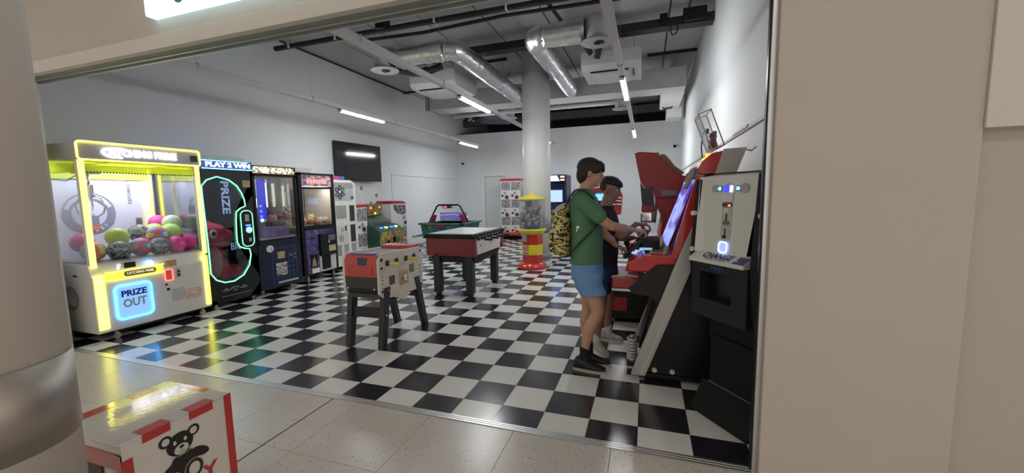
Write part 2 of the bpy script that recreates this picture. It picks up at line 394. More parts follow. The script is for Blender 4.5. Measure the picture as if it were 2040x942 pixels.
struct('trim_5', MB().box((1.345, -.012, 1.722), (3.4, .05, 4.4)), mat('light_beige_panel', (.62, .565, .50), .7, var=.01), 'raised light beige panel on the upper mall wall')
struct('trim_6', MB().box((.578, .035, 0), (.60, .085, 2.64)), alu, 'aluminium side channel of the shop opening')
struct('trim_7', MB().box((.572, .055, 0), (.578, .085, 2.64)), black, 'black rubber seal on the side channel')
struct('trim_8', MB().box((.602, .10, 0), (RX1, .13, CZ)), white_paint, 'inner return wall beside the opening')
struct('wall_inner_left', MB().box((RX0, .10, 0), (-5.62, .13, CZ)).box((-5.62, .10, 2.746), (.6, .13, CZ)), white_paint, 'inner face of the shop front wall')
mc = struct('ceiling', MB().box((-9, -6.5, 4.2), (4.5, -.03, 4.3)), mat('mall_ceiling_white', (.6, .58, .55), .8))
mc['label'] = 'pale mall ceiling in front of the shop'

# illuminated sign on the fascia
sg = thing('shop_sign', 'white illuminated box sign on the beige fascia', 'sign', (-3.3, -.1, 3.0))
sx0, sz0 = -3.545, 2.873
part('light_box', MB().box((sx0, -.104, sz0), (sx0+2.6, -.03, sz0+.7)), mat('sign_side', (.62, .66, .68), .4), sg)
part('sign_face', MB().box((sx0, -.11, sz0), (sx0+2.6, -.104, sz0+.7)), mat('sign_face', (.8, .85, .88), .4, emit=(.80, .95, 1.0), es=1.0, var=0), sg)
part('rim', MB().box((sx0-.006, -.10, sz0-.008), (sx0+2.6, -.03, sz0)).box((sx0-.012, -.10, sz0-.008), (sx0, -.03, sz0+.7)), mat('sign_rim', (.6, .8, .85), .3, emit=(.55, .9, 1), es=1.4, var=0), sg)
def ring_letter(cx, cz, r, w, nm='letter'):
    mb = MB(); n = 24
    for k in range(n):
        a0, a1 = 2*math.pi*k/n, 2*math.pi*(k+1)/n
        mb._faces([(cx+r*math.cos(a0), -.115, cz+r*math.sin(a0)), (cx+r*math.cos(a1), -.115, cz+r*math.sin(a1)), (cx+(r-w)*math.cos(a1), -.115, cz+(r-w)*math.sin(a1)), (cx+(r-w)*math.cos(a0), -.115, cz+(r-w)*math.sin(a0))], [(3, 2, 1, 0)])
    part(nm, mb, mat('sign_letter', (.10, .22, .30), .5), sg)
ring_letter(-3.165, 2.955, .062, .018); ring_letter(-3.005, 2.945, .058, .018); ring_letter(-2.84, 2.95, .058, .018)

# ================================================================ mall column in the left foreground
colm = thing('column', 'round beige column with a steel band in the left foreground', 'column', (-1.80, -1.68, 0))
part('shaft', MB().lathe(-1.80, -1.68, [(.2, 0), (.2, 4.2)], 64), mat('column_beige', (.50, .45, .40), .7, var=.015, scale=3), colm)
part('metal_band', MB().lathe(-1.80, -1.68, [(.201, .772), (.2035, .772), (.2035, 1.025), (.201, 1.025)], 64), steel, colm, 'brushed steel protective band')

# ================================================================ inner pillar
pc = (-2.20, 6.10)
pl = thing('pillar', 'round white pillar with two grey steel bands behind the capsule machine', 'pillar', (pc[0], pc[1], 0))
part('shaft', MB().lathe(*pc, [(.292, 0), (.292, CZ-.035)], 48), whitep, pl)
part('metal_band', MB().lathe(*pc, [(.293, .67), (.296, .67), (.296, 1.01), (.293, 1.01)], 48), mat('band_steel', (.30, .30, .30), .6, .6), pl)
part('metal_band', MB().lathe(*pc, [(.293, .10), (.296, .10), (.296, .24), (.293, .24)], 48), mat('band_steel', (.30, .30, .30), .6, .6), pl)
part('base_ring', MB().lathe(*pc, [(.294, 0), (.305, 0), (.305, .05), (.294, .05)], 48), whitep, pl)

# ================================================================ light tracks and lamps
tube_m = glow('white_tube_light', (.95, .985, 1.0), TUBE)
track_m = mat('white_track', (.62, .62, .62), .45, var=.01)
def track(x, label, lamp_label, segs):
    t = thing('light_track', label, 'light track', (x, 5.0, 3.0))
    part('rail', MB().box((x-.035, .3, 3.0), (x+.035, 10.1, 3.065), bev=.004), track_m, t)
    part('cover', MB().box((x-.045, .3, 2.985), (x+.045, 2.05, 3.0), bev=.003), track_m, t)
    for y in (1.2, 2.9, 5.1, 7.4, 9.7): part('hanger', MB().cyl((x, y, 3.06), (x, y, CZ-.03), .0013, n=6).box((x-.04, y-.012, 3.0), (x+.04, y+.012, 3.075)), steel, t)
    for y0, y1, lb in segs:
        l = thing('tube_light', lb, 'lamp', (x, (y0+y1)/2, 2.97), group=None)
        part('diffuser', MB().box((x-.026, y0+.02, 2.952), (x+.026, y1-.02, 2.985), bev=.010), tube_m, l); part('housing', MB().box((x-.034, y0, 2.985), (x+.034, y1, 3.0)).box((x-.034, y0, 2.960 if x < -4 else 2.975), (x-.029, y1, 2.99)), whitep, l)  # wall-side lip added, deeper on the left track, to darken the wall above
        part('end_cap', MB().box((x-.033, y0, 2.95), (x+.033, y0+.02, 3.0)), whitep, l)
        part('end_cap', MB().box((x-.033, y1-.02, 2.95), (x+.033, y1, 3.0)), whitep, l)
track(-4.98, 'white light track along the left wall', '', [(3.5, 4.72, 'lit tube lamp on the left track above the claw machines'), (8.12, 9.36, 'lit tube lamp at the far end of the left track')])
track(-2.69, 'white light track in the middle of the ceiling', '', [(3.44, 4.66, 'lit tube lamp on the middle track in front of the pillar'), (8.2, 9.4, 'lit tube lamp on the middle track behind the pillar')])
track(-.30, 'white light track nearest the right wall', '', [(3.36, 4.62, 'lit tube lamp on the right track below the air conditioner'), (7.9, 9.2, 'lit tube lamp at the far end of the right track')])

# ================================================================ ceiling services
foil = mat('crinkled_foil', (.80, .80, .82), .30, 1.0, var=.12, scale=14, bump=.7, bscale=22)
duct_w = mat('grey_lagging', (.52, .52, .52), .6, var=.08, scale=6, bump=.2, bscale=12)
duct_b = mat('pale_lagging', (.66, .66, .66), .5, .0, var=.04)
bd = thing('air_duct', 'large rectangular grey air duct crossing the ceiling near the back', 'duct', (-2.4, 7.5, 3.7))
part('duct_body', MB().box((-5.36, 7.2, 3.71), (.78, 7.85, 4.12), bev=.015), duct_w, bd)
part('duct_underside', MB().box((-5.0, 7.19, 3.695), (.77, 7.80, 3.712)), duct_b, bd)
part('duct_end', MB().box((-5.46, 7.17, 3.68), (-5.36, 7.88, 4.15), bev=.01), steel, bd)
part('duct_branch', MB().box((.32, 7.8, 3.70), (.80, 9.6, 4.1), bev=.02), duct_b, bd)
part('duct_drop', MB().box((.50, 9.5, 3.46), (.88, 10.2, 4.1), bev=.02), duct_b, bd)
for x in (-4.6, -3.2, -.8): part('hanger', MB().cyl((x, 7.25, 4.1), (x, 7.25, 4.45), .006, n=6).cyl((x, 7.8, 4.1), (x, 7.8, 4.45), .006, n=6), steel, bd)
def crinkle_tube(pts, r, n=20):
    P = []
    for a, b in zip(pts, pts[1:]):
        a, b = Vector(a), Vector(b); m = max(2, int((b-a).length/.05))
        P += [a.lerp(b, k/m) for k in range(m)]
    P.append(Vector(pts[-1]))
    mb = MB(); rs = [r*1.22*(1+random.uniform(-.05, .05)) for _ in P]; mb.tube(P, rs, n)
    for v in mb.bm.verts: v.co += Vector((random.uniform(-1, 1), random.uniform(-1, 1), random.uniform(-1, 1)))*.0045
    return mb
def arc(c, r, a0, a1, z, n=6): return [(c[0]+r*math.cos(math.radians(a0+(a1-a0)*k/n)), c[1]+r*math.sin(math.radians(a0+(a1-a0)*k/n)), z) for k in range(n+1)]
def foil_duct(x_in, x_el, y, z, label, dlabel):
    t = thing('foil_duct', label, 'duct', (x_el, y, z))
    pts = [(x_in, y, z)] + [(x_el-.16, y, z)] if x_in < x_el else [(x_in, y, z), (x_el+.16, y, z)]
    if x_in < x_el: pts += arc((x_el-.16, y+.16), .16, -90, 0, z)
    else: pts += arc((x_el+.16, y+.16), .16, 270, 180, z)
    pts += [(x_el, 7.18, z)]
    part('foil_tube', crinkle_tube(pts, .135), foil, t)
    s = -1 if x_in < x_el else 1
    d = thing('ceiling_diffuser', dlabel, 'diffuser', (x_in+s*.16, y, z-.25))
    cx = x_in + s*.18
    part('plenum', MB().lathe(cx, y, [(.17, z-.17), (.17, z+.15), (.165, z+.16)], 32), duct_w, d)
    part('grille', MB().lathe(cx, y, [(.235, z-.195), (.235, z-.18), (.17, z-.165)], 40), mat('diffuser_face', (.30, .305, .31), .5), d)
    part('damper', MB().lathe(cx, y, [(.06, z-.205), (.02, z-.215)], 20).lathe(cx+.03, y-.02, [(.075, z-.20), (.055, z-.205)], 20), blackm, d)
foil_duct(-4.10, -2.95, 3.86, 3.84, 'silver foil round duct bending beside the middle light track', 'round grey ceiling diffuser left of the middle light track')
foil_duct(-.86, -1.64, 3.90, 3.84, 'silver foil round duct bending in front of the pillar', 'round grey ceiling diffuser beside the right light track')
def diff2(cx, cy, z, label):
    d = thing('ceiling_diffuser', label, 'diffuser', (cx, cy, z))
    part('plenum', MB().lathe(cx, cy, [(.15, z), (.15, z+.28)], 24), duct_w, d)
    part('grille', MB().lathe(cx, cy, [(.22, z-.03), (.22, z-.015), (.15, z)], 32), mat('diffuser_face', (.30, .305, .31), .5), d)
diff2(-.62, 8.5, 3.62, 'small round diffuser behind the right light track'); diff2(-3.62, 8.5, 3.62, 'small round diffuser behind the middle light track')
single('service_pipe', MB().tube([(-5.2, 8.3, 3.72), (-.7, 8.3, 3.72)], .05, 12), duct_b, 'pale grey pipe running behind the large duct', 'pipe')
# cable trays
tray = mat('black_cable_tray', (.014, .015, .016), .55, var=.1)
t = thing('cable_tray', 'long thin black cable tray with cables across the front of the ceiling', 'cable tray', (-3, 3.45, 4.1))
part('tray', MB().cyl((-6.25, 3.45, 4.13), (.97, 3.45, 4.13), .042, n=16), tray, t)
part('cable', MB().tube([(-4.7, 3.62, 4.10), (-3.4, 3.66, 4.08), (-2.0, 3.6, 4.10), (-.4, 3.64, 4.09), (.97, 3.62, 4.1)], .028, 8), rubber, t)
for x in (-5.9, -4.9, -3.05, -1.9, -.2): part('strap', MB().box((x-.012, 3.385, 4.09), (x+.012, 3.515, 4.17)), whitep, t); part('hanger', MB().cyl((x, 3.45, 4.16), (x, 3.45, 4.45), .005, n=6), steel, t)
part('junction_box', MB().box((-4.08, 3.36, 4.12), (-3.88, 3.5, 4.32), bev=.02).cyl((-3.98, 3.35, 4.2), (-3.98, 3.37, 4.2), .03), black, t)
t = thing('cable_tray', 'deep black cable tray crossing the ceiling up to the right wall', 'cable tray', (-2, 4.95, 4.1))
part('tray', MB().box((-5.0, 4.88, 4.10), (RX1, 5.10, 4.23), bev=.004), tray, t)
part('junction_box', MB().box((.52, 4.80, 4.12), (.86, 4.9, 4.31), bev=.015), black, t)
part('junction_box', MB().box((.18, 4.80, 4.14), (.30, 4.9, 4.28), bev=.015), black, t)
part('cable_loop', MB().tube([(.44, 4.8, 4.15), (.36, 4.78, 4.08), (.33, 4.78, 4.0), (.37, 4.78, 3.92), (.43, 4.78, 3.95), (.45, 4.78, 4.02), (.42, 4.78, 4.09)], .014).tube([(.6, 4.8, 4.3), (.62, 4.7, 4.38), (.58, 4.55, 4.44)], .012), rubber, t)
t = thing('cable_bundle', 'black cable bundle hanging above the right air conditioner', 'cable', (-.85, 4.85, 3.9))
part('cable', MB().tube([(-1.0, 4.9, 4.1), (-.98, 4.86, 3.95), (-.9, 4.84, 3.82)], .045), rubber, t)
part('cable', MB().tube([(-.76, 4.9, 4.1), (-.76, 4.86, 3.92), (-.80, 4.84, 3.74)], .055), rubber, t)
t = thing('cable_bundle', 'black cable bundle hanging above the left air conditioner', 'cable', (-4.3, 4.6, 3.9))
part('cable', MB().tube([(-4.62, 4.2, 3.86), (-4.35, 4.45, 3.82), (-4.05, 4.7, 3.80), (-3.7, 4.85, 3.95)], .07), rubber, t)
part('cable', MB().tube([(-4.45, 4.5, 4.0), (-4.2, 4.6, 3.78), (-3.95, 4.75, 3.9)], .05), rubber, t)
for a, b, lb in (((-6.54, 7.85, 4.40), (-5.4, 7.85, 4.40), 'short black pipe stub beside the left wall near the ceiling'), ((-.0, 7.2, 4.41), (.97, 7.2, 4.41), 'thin black pipe above the large duct near the right wall'), ((-3.9, 6.3, 4.41), (-2.9, 6.3, 4.41), 'short thin black pipe left of the pillar top')):
    single('service_pipe', MB().tube([a, b], .03, 8), tray, lb, 'pipe')
single('ceiling_corner_line', MB().tube([(RX0+.02, .3, CZ-.06), (RX0+.02, 8.1, CZ-.06)], .016, 6), tray, 'thin black line in the corner of ceiling and left wall', 'conduit')  # thin black tube along the joint of ceiling and left wall
single('service_pipe', MB().tube([(-1.42, 3.7, 4.3), (-1.30, 5.0, 4.3)], .03, 8), tray, 'short black pipe between the two cable trays', 'pipe')
# cassette air conditioners
def aircon(x0, y0, label):
    t = thing('air_conditioner', label, 'air conditioner', (x0+.5, y0+.55, 3.6))
    p = [(x0, y0+.0), (x0+1.0, y0+.0), (x0+1.0, y0+1.08), (x0, y0+1.08)]
    part('casing', MB().prism([(y0, 3.93), (y0, 3.70), (y0+.10, 3.62), (y0+.98, 3.62), (y0+1.08, 3.70), (y0+1.08, 3.93)], 'x', x0, x0+1.0, bev=.015), mat('aircon_white', (.52, .53, .52), .45), t)
    part('air_grille', MB().box((x0+.2, y0+.30, 3.605), (x0+.8, y0+.95, 3.618)), mat('grille_white', (.6, .6, .6), .6), t)
    part('outlet_slot', MB().box((x0+.15, y0+.13, 3.598), (x0+.80, y0+.165, 3.622)), black, t)
    part('outlet_slot', MB().box((x0+.86, y0+.2, 3.61), (x0+.89, y0+.6, 3.622)), black, t)
    for dx in (.12, .88): part('hanger', MB().cyl((x0+dx, y0+.2, 3.92), (x0+dx, y0+.2, 4.45), .006, n=6), steel, t)
aircon(-1.10, 5.05, 'white ceiling air conditioner right of the pillar'); aircon(-4.50, 4.95, 'white ceiling air conditioner left of the pillar')
# camera clusters in the void
for (x, y, z, lb) in ((-5.55, 10.2, 4.0, 'white bracket with black cables in the left back ceiling void'), (.55, 9.3, 3.75, 'white bracket with a looped black cable on the right duct')):
    t = thing('cable_bracket', lb, 'bracket', (x, y, z))
    part('plate', MB().prism([(x-.12, z-.1), (x+.15, z-.08), (x, z+.12)], 'y', y, y+.03), whitep, t)
    part('cable', MB().tube([(x-.2, y-.02, z), (x-.12, y-.03, z-.1), (x+.05, y-.03, z-.08), (x+.15, y-.03, z+.04), (x+.3, y, z+.15)], .02), rubber, t)
single('ventilation_fan', MB().cyl((-4.9, 9.6, 3.95), (-4.2, 10.2, 3.95), .22), mat('fan_dark', (.06, .07, .09), .5), 'dark round fan housing in the left back ceiling void', 'fan')
single('void_beam', MB().box((RX0, RY1+.6, 4.05), (RX1, RY1+.8, 4.3)), mat('beam_brown', (.10, .09, .08), .8), 'dark beam across the ceiling void behind the back wall', 'beam')
# ================================================================ helpers for upright cabinets
neon_y = mat('yellow_led', (.7, .7, .2), .4, emit=(1.0, .93, .10), es=2.6, var=0)
neon_y2 = mat('yellow_led_soft', (.7, .7, .2), .4, emit=(.95, .88, .08), es=1.1, var=0)
neon_g = mat('green_led', (.3, .7, .4), .4, emit=(.16, 1.0, .42), es=1.8, var=0)
neon_c = mat('cyan_led', (.3, .6, .7), .4, emit=(.05, .40, 1.0), es=3.4, var=0)
neon_r = mat('red_led', (.7, .2, .2), .4, emit=(1.0, .12, .08), es=2.0, var=0)
neon_b = mat('blue_led', (.1, .2, .8), .4, emit=(.03, .09, 1.0), es=3.0, var=0)
neon_w = mat('white_letter_light', (.8, .8, .85), .4, emit=(.85, .88, 1.0), es=2.2, var=0)
sticker_y = patchy('gold_sticker', [(.55, .42, .16), (.30, .22, .08), (.62, .52, .28)], 60)
def tyz(pts, X, r, n=8, closed=False): return MB().tube([(X, y, z) for y, z in pts], r, n, closed=closed)
def castor(x, y, parent, r=.032):
    mb = MB().cyl((x-.012, y, r), (x+.012, y, r), r, n=20).cyl((x-.016, y, r), (x+.016, y, r), r*.35, n=12)
    mb.tube([(x, y+.0, r*2.0), (x, y, r*2.6)], .012, 8).box((x-.02, y-.016, r*1.1), (x-.014, y+.016, r*2.2)).box((x+.014, y-.016, r*1.1), (x+.02, y+.016, r*2.2))
    part('castor', mb, steel, parent)
def yzpanel(name, y0, z0, y1, z1, X, m, parent, th=.004, r=0.0, label=None):
    if r: mb = MB().prism(rrect(y0, z0, y1, z1, r), 'x', X, X+th)
    else: mb = MB().box((X, y0, z0), (X+th, y1, z1))
    return part(name, mb, m, parent, label)
def lamp_in(x, y, z, sx, sy, p, col, name='cabinet_lamp', rot=(0, 0, 0)): return area(name, (x, y, z), sx, p, col, sy=sy, rot=rot)

# ================================================================ claw machine 1
F = -5.40
c1 = thing('claw_machine', 'big white claw machine full of volleyballs with yellow light strips', 'claw machine', (-5.85, .82, 0))
cab = mat('cabinet_white', (.64, .62, .60), .38, var=.01)
mb = MB().box((-6.36, .24, .095), (F, 1.40, .70), bev=.012).prism([(F-.01, .70), (F-.035, .80), (F-.05, .835), (-6.36, .835), (-6.36, .70)], 'y', .24, 1.40)
part('base_cabinet', mb, cab, c1)
part('tray_rim', MB().box((-6.30, .26, .83), (F-.045, 1.38, .85)), mat('rim_grey', (.36, .37, .42), .4), c1)
part('plinth', MB().box((-6.30, .30, .06), (F-.06, 1.34, .1)), black, c1)
part('header', MB().prism([(F+.035, 1.915), (F+.02, 2.09), (-6.36, 2.09), (-6.36, 1.94), (F-.05, 1.915)], 'y', .235, 1.40, bev=.006), mat('header_grey', (.40, .39, .40), .4), c1)
hp = rrect(.235, 1.918, 1.398, 2.10, .03)
part('header_light_frame', MB().tube([(F+.03, y, z) for y, z in hp], .0095, 8, closed=True), neon_y, c1)
text('lettering', 'CATCHING PRIME', .105, (F+.040, .78, 2.005), (0, 1, 0), (0, 0, 1), neon_w, c1, bold=.004, width=.70, extr=.004)
part('lettering_loop', tyz([(.62, 2.052), (.50, 2.05), (.445, 2.03), (.43, 2.005), (.45, 1.975), (.50, 1.955), (.60, 1.955)], F+.036, .009), neon_w, c1)
yzpanel('speaker_plate', 1.29, 1.965, 1.365, 2.04, F+.034, black, c1)
for (x, y0, y1) in ((F, .24, .295), (F, 1.345, 1.40)):
    part('corner_post', MB().box((x-.05, y0, .83), (x-.004, y1, 1.93)), cab, c1)
    for k, dy in enumerate((.012, .040)): part('led_strip', MB().box((x-.006, y0+dy-.010, .80), (x+.006, y0+dy+.012, 1.915), bev=.004), neon_y, c1)
for (y0, y1) in ((.26, .285), (1.35, 1.375)):
    part('rear_post', MB().box((-6.33, y0, .84), (-6.28, y1, 1.93)), cab, c1); part('led_strip', MB().box((-6.28, y0-.03, .86), (-6.268, y0+.0, 1.9), bev=.003), neon_y, c1)
part('led_strip', MB().box((F-.01, .252, .135), (F+.014, .285, .715), bev=.006), neon_y, c1); part('led_strip', MB().box((F-.01, .29, .135), (F+.014, .335, .72), bev=.006), neon_y, c1)
part('led_strip', MB().box((F-.01, 1.335, .125), (F+.014, 1.362, .775), bev=.006), neon_y, c1); part('led_strip', MB().box((F-.01, 1.368, .125), (F+.014, 1.392, .775), bev=.006), neon_y2, c1)
part('front_glass', MB().box((F-.03, .29, .85), (F-.026, 1.35, 1.93)), clear, c1); part('side_glass', MB().box((-6.29, .245, .85), (F-.05, .25, 1.93)), clear, c1); part('side_glass', MB().box((-6.29, 1.39, .85), (F-.05, 1.395, 1.93)), clear, c1)
part('back_panel', MB().box((-6.345, .27, .84), (-6.335, 1.38, 1.93)), mat('back_panel_lilac', (.66, .68, .84), .5, var=0), c1)
part('top_mask', MB().box((F-.028, .27, 1.80), (F-.024, 1.37, 1.92)).box((-6.30, .252, 1.79), (F-.05, .256, 1.92)), glass('yellow_film', (.85, .9, .25), .1, dull=.55, dcol=(.85, .95, .12), trans=True), c1)
part('led_strip', MB().box((F-.10, .30, 1.885), (F-.09, 1.34, 1.895)), neon_y, c1)
part('yellow_panel', MB().box((-6.33, .29, 1.76), (-6.32, 1.36, 1.92)), mat('yellow_board', (.62, .68, .10), .5), c1)
zig = MB()
for k in range(40):
    y = .28 + k*.027; zig.prism([(y, 1.80), (y+.0135, 1.783), (y+.027, 1.80)], 'x', F-.0235, F-.0215)
part('zigzag_edge', zig, mat('zig_black', (.03, .03, .03), .5), c1)
part('ceiling_light', MB().box((-6.2, .35, 1.925), (-5.6, 1.3, 1.935)), mat('cabinet_light', (.8, .8, .8), .5, emit=(.80, .84, 1.0), es=9, var=0), c1)
# printed round emblem on the back panel
em = mat('emblem_grey', (.26, .27, .35), .5, var=0)
def annulus(cy, cz, r0, r1, X, n=40, a0=0, a1=360):
    mb = MB()
    for k in range(n):
        t0, t1 = math.radians(a0+(a1-a0)*k/n), math.radians(a0+(a1-a0)*(k+1)/n)
        mb.quad((X, cy+r0*math.cos(t0), cz+r0*math.sin(t0)), (X, cy+r1*math.cos(t0), cz+r1*math.sin(t0)), (X, cy+r1*math.cos(t1), cz+r1*math.sin(t1)), (X, cy+r0*math.cos(t1), cz+r0*math.sin(t1)))
    return mb
e = annulus(.72, 1.35, .165, .25, -6.33); part('emblem', e, em, c1)
for a0, a1 in ((20, 75), (105, 165)): part('emblem_slot', annulus(.72, 1.35, .19, .23, -6.329, 16, a0, a1), mat('back_panel_lilac', (.6, .6, .7)), c1)
for k, ch in enumerate('2021'):
    a = math.radians(-92 + k*15); text('lettering', ch, .055, (-6.328, .72+.207*math.cos(a), 1.35+.207*math.sin(a)), (0, -math.sin(a), math.cos(a)), (0, -math.cos(a), -math.sin(a)), whitep, c1, bold=.003)
part('emblem_bottle', MB().box((-6.33, .64, 1.22), (-6.328, .72, 1.34)).box((-6.33, .74, 1.2), (-6.328, .80, 1.32)).box((-6.33, .66, 1.34), (-6.328, .70, 1.40)), em, c1)
part('emblem_dot', MB().box((-6.327, .60, 1.16), (-6.325, .66, 1.2)).box((-6.327, .72, 1.15), (-6.325, .80, 1.2)), mat('emblem_orange', (.75, .25, .1)), c1)
text('lettering', 'CATCHING PRIME', .050, (-6.33, 1.13, 1.66), (0, 0, 1), (0, -1, 0), em, c1)
for k in range(5): part('emblem_stripe', MB().box((-6.33, 1.17, 1.17+k*.022), (-6.327, 1.24, 1.18+k*.022)), black, c1)
# claw carriage
part('carriage', MB().box((-6.0, .44, 1.80), (-5.85, .64, 1.90), bev=.008).box((-6.3, .5, 1.89), (-5.5, .53, 1.91)), mat('carriage_cream', (.6, .58, .42), .4), c1)
cm = MB().tube([(-5.92, .55, 1.80), (-5.92, .55, 1.66)], .012).cyl((-5.92, .55, 1.58), (-5.92, .55, 1.68), .035).cyl((-5.92, .55, 1.53), (-5.92, .55, 1.58), .02)
for a in (30, 150, 270):
    c_, s_ = math.cos(math.radians(a)), math.sin(math.radians(a))
    cm.tube([(-5.92+.02*c_, .55+.02*s_, 1.56), (-5.92+.10*c_, .55+.10*s_, 1.53), (-5.92+.135*c_, .55+.135*s_, 1.44), (-5.92+.11*c_, .55+.11*s_, 1.36), (-5.92+.05*c_, .55+.05*s_, 1.32)], .009)
part('claw', cm, chrome, c1)
part('cable', MB().tube([(-6.2, .3, 1.85), (-6.1, .32, 1.74), (-5.95, .38, 1.72), (-5.85, .45, 1.80)], .006), rubber, c1)
# front details
part('badge_band', MB().prism([(.345, .655), (.38, .648), (.86, .655), (.88, .69), (.88, .745), (.86, .735), (.38, .73), (.345, .735)], 'x', F-.005, F+.02, bev=.003), mat('badge_yellow', (.65, .62, .1), .4, emit=(.9, .8, .05), es=.7, var=0), c1)
part('badge_light', MB().tube([(F+.02, .345, .738), (F+.022, .40, .732), (F+.022, .86, .742), (F+.02, .885, .748)], .006).tube([(F+.02, .345, .652), (F+.022, .40, .644), (F+.022, .86, .652), (F+.02, .885, .658)], .006), neon_y, c1)
yzpanel('badge_plate', .50, .668, .80, .725, F+.02, mat('badge_brown', (.16, .12, .05), .5), c1, r=.025)
text('lettering', 'CATCHING PRIME', .042, (F+.026, .65, .697), (0, 1, 0), (0, 0, 1), mat('badge_text', (.75, .72, .5), .5, emit=(.8, .75, .5), es=.4, var=0), c1, bold=.001, width=.26)
dm = MB().prism(rrect(.425, .215, .725, .555, .04), 'x', F-.004, F+.008); part('prize_door', dm, mat('door_blue', (.35, .55, .8), .35, emit=(.22, .48, .95), es=.55, var=0), c1)
part('door_light', MB().tube([(F+.012, y, z) for y, z in rrect(.41, .20, .74, .57, .045)], .011, 8, closed=True), neon_c, c1)
text('lettering', 'PRIZE', .092, (F+.013, .575, .475), (0, 1, 0), (0, 0, 1), mat('prize_blue', (.01, .03, .30), .5), c1, bold=.003, width=.235)
text('lettering', 'OUT', .125, (F+.013, .575, .365), (0, 1, 0), (0, 0, 1), mat('out_green', (.36, .48, .46), .5), c1, bold=.004, width=.22)
yzpanel('coin_acceptor', .905, .545, .965, .655, F+.002, mat('coin_red', (.25, .03, .02), .4, emit=(.6, .06, .03), es=.4, var=0), c1)
part('coin_light', MB().tube([(F+.008, y, z) for y, z in rrect(.895, .535, .975, .665, .012)], .006, 8, closed=True), neon_r, c1)
yzpanel('coin_return', 1.02, .555, 1.062, .66, F+.002, mat('coin_grey', (.35, .35, .35), .4), c1); part('coin_slot', MB().cyl((F+.006, 1.041, .625), (F+.012, 1.041, .625), .012).cyl((F+.006, 1.041, .585), (F+.012, 1.041, .585), .014), black, c1)
yzpanel('price_sticker', .92, .70, 1.03, .775, F+.000, sticker_y, c1)
yzpanel('display', .53, .755, .63, .815, F-.02, black, c1, th=.008)
part('joystick', MB().cyl((F-.02, .47, .76), (F+.0, .47, .775), .012).ell((F+.004, .47, .80), .02), mat('joy_white', (.7, .7, .8), .3, emit=(.6, .6, 1), es=.5, var=0), c1)
part('push_button', MB().cyl((F-.02, .76, .77), (F+.002, .76, .774), .035).ell((F, .76, .775), (.012, .04, .012)), mat('button_blue', (.1, .3, .8), .3, emit=(.12, .45, 1.0), es=5, var=0), c1)
part('lock', MB().cyl((F, .90, .49), (F+.008, .90, .49), .012).cyl((F, .915, .43), (F+.006, .915, .43), .016), black, c1)
yzpanel('grey_sticker', .95, .27, 1.10, .42, F+.0005, mat('pale_grey_film', (.45, .47, .47), .5), c1, th=.0012)
yzpanel('red_reflection', 1.07, .255, 1.29, .385, F+.0005, patchy('painted_red_reflection', [(.62, .60, .58), (.66, .38, .36), (.62, .32, .30), (.60, .55, .53)], 14, stretch=(1, 1, 2)), c1, th=.0016, r=.05)  # blurred mirror image of red lettering, painted onto the panel as colour
mb = MB()
for k in range(36):
    a, b = 2*math.pi*k/36, 2*math.pi*(k+1)/36
    for r0, r1 in ((.10, .13),): mb.quad(*[(-5.80+r*math.cos(t), .2385, .46+r*math.sin(t)) for r, t in ((r0, a), (r1, a), (r1, b), (r0, b))])
part('side_emblem', mb, em, c1); part('side_emblem_fill', MB().cyl((-5.80, .2392, .46), (-5.80, .2385, .46), .10, n=32), mat('emblem_tan', (.45, .40, .33), .5), c1)
part('side_emblem_bottle', MB().box((-5.85, .2375, .40), (-5.81, .2385, .50)).box((-5.79, .2375, .38), (-5.75, .2385, .46)), mat('emblem_white', (.7, .7, .7)), c1)
part('vent', MB().box((-5.72, .237, .70), (-5.66, .24, .72)), black, c1)
for x, y in ((F-.03, .40), (F-.03, 1.29), (-6.2, .36), (-6.2, 1.3)): castor(x, y, c1, .034)
# balls
def ballmat(nm, cols, scale, kind='noise', stretch=(1, 1, 1)): return patchy(nm, cols, scale, .45, kind, 0, 1.5, stretch)
BP = mat('ball_pink', (.80, .05, .35), .45, var=.03); BYL = mat('ball_lime', (.52, .80, .16), .45, var=.03)
Bcam = ballmat('ball_camo', [(.02, .03, .05), (.25, .3, .32), (.05, .08, .10), (.4, .45, .45)], 16)
Bswirl = ballmat('ball_swirl', [(.75, .75, .7), (.12, .30, .60), (.75, .12, .2), (.8, .75, .15)], 4.5, stretch=(1, 1, 2.2))
Bmul = ballmat('ball_multi', [(.5, .75, .75), (.75, .8, .2), (.45, .65, .8), (.7, .75, .3)], 5)
Bor = ballmat('ball_orange', [(.65, .8, .25), (.9, .25, .12), (.8, .4, .15), (.55, .75, .6)], 4)
Bleo = ballmat('ball_leopard', [(.80, .05, .35), (.03, .03, .03), (.35, .33, .33), (.05, .3, .15)], 9)
Bdk = ballmat('ball_dark', [(.05, .08, .14), (.10, .15, .22), (.03, .04, .07)], 10)
R = .105
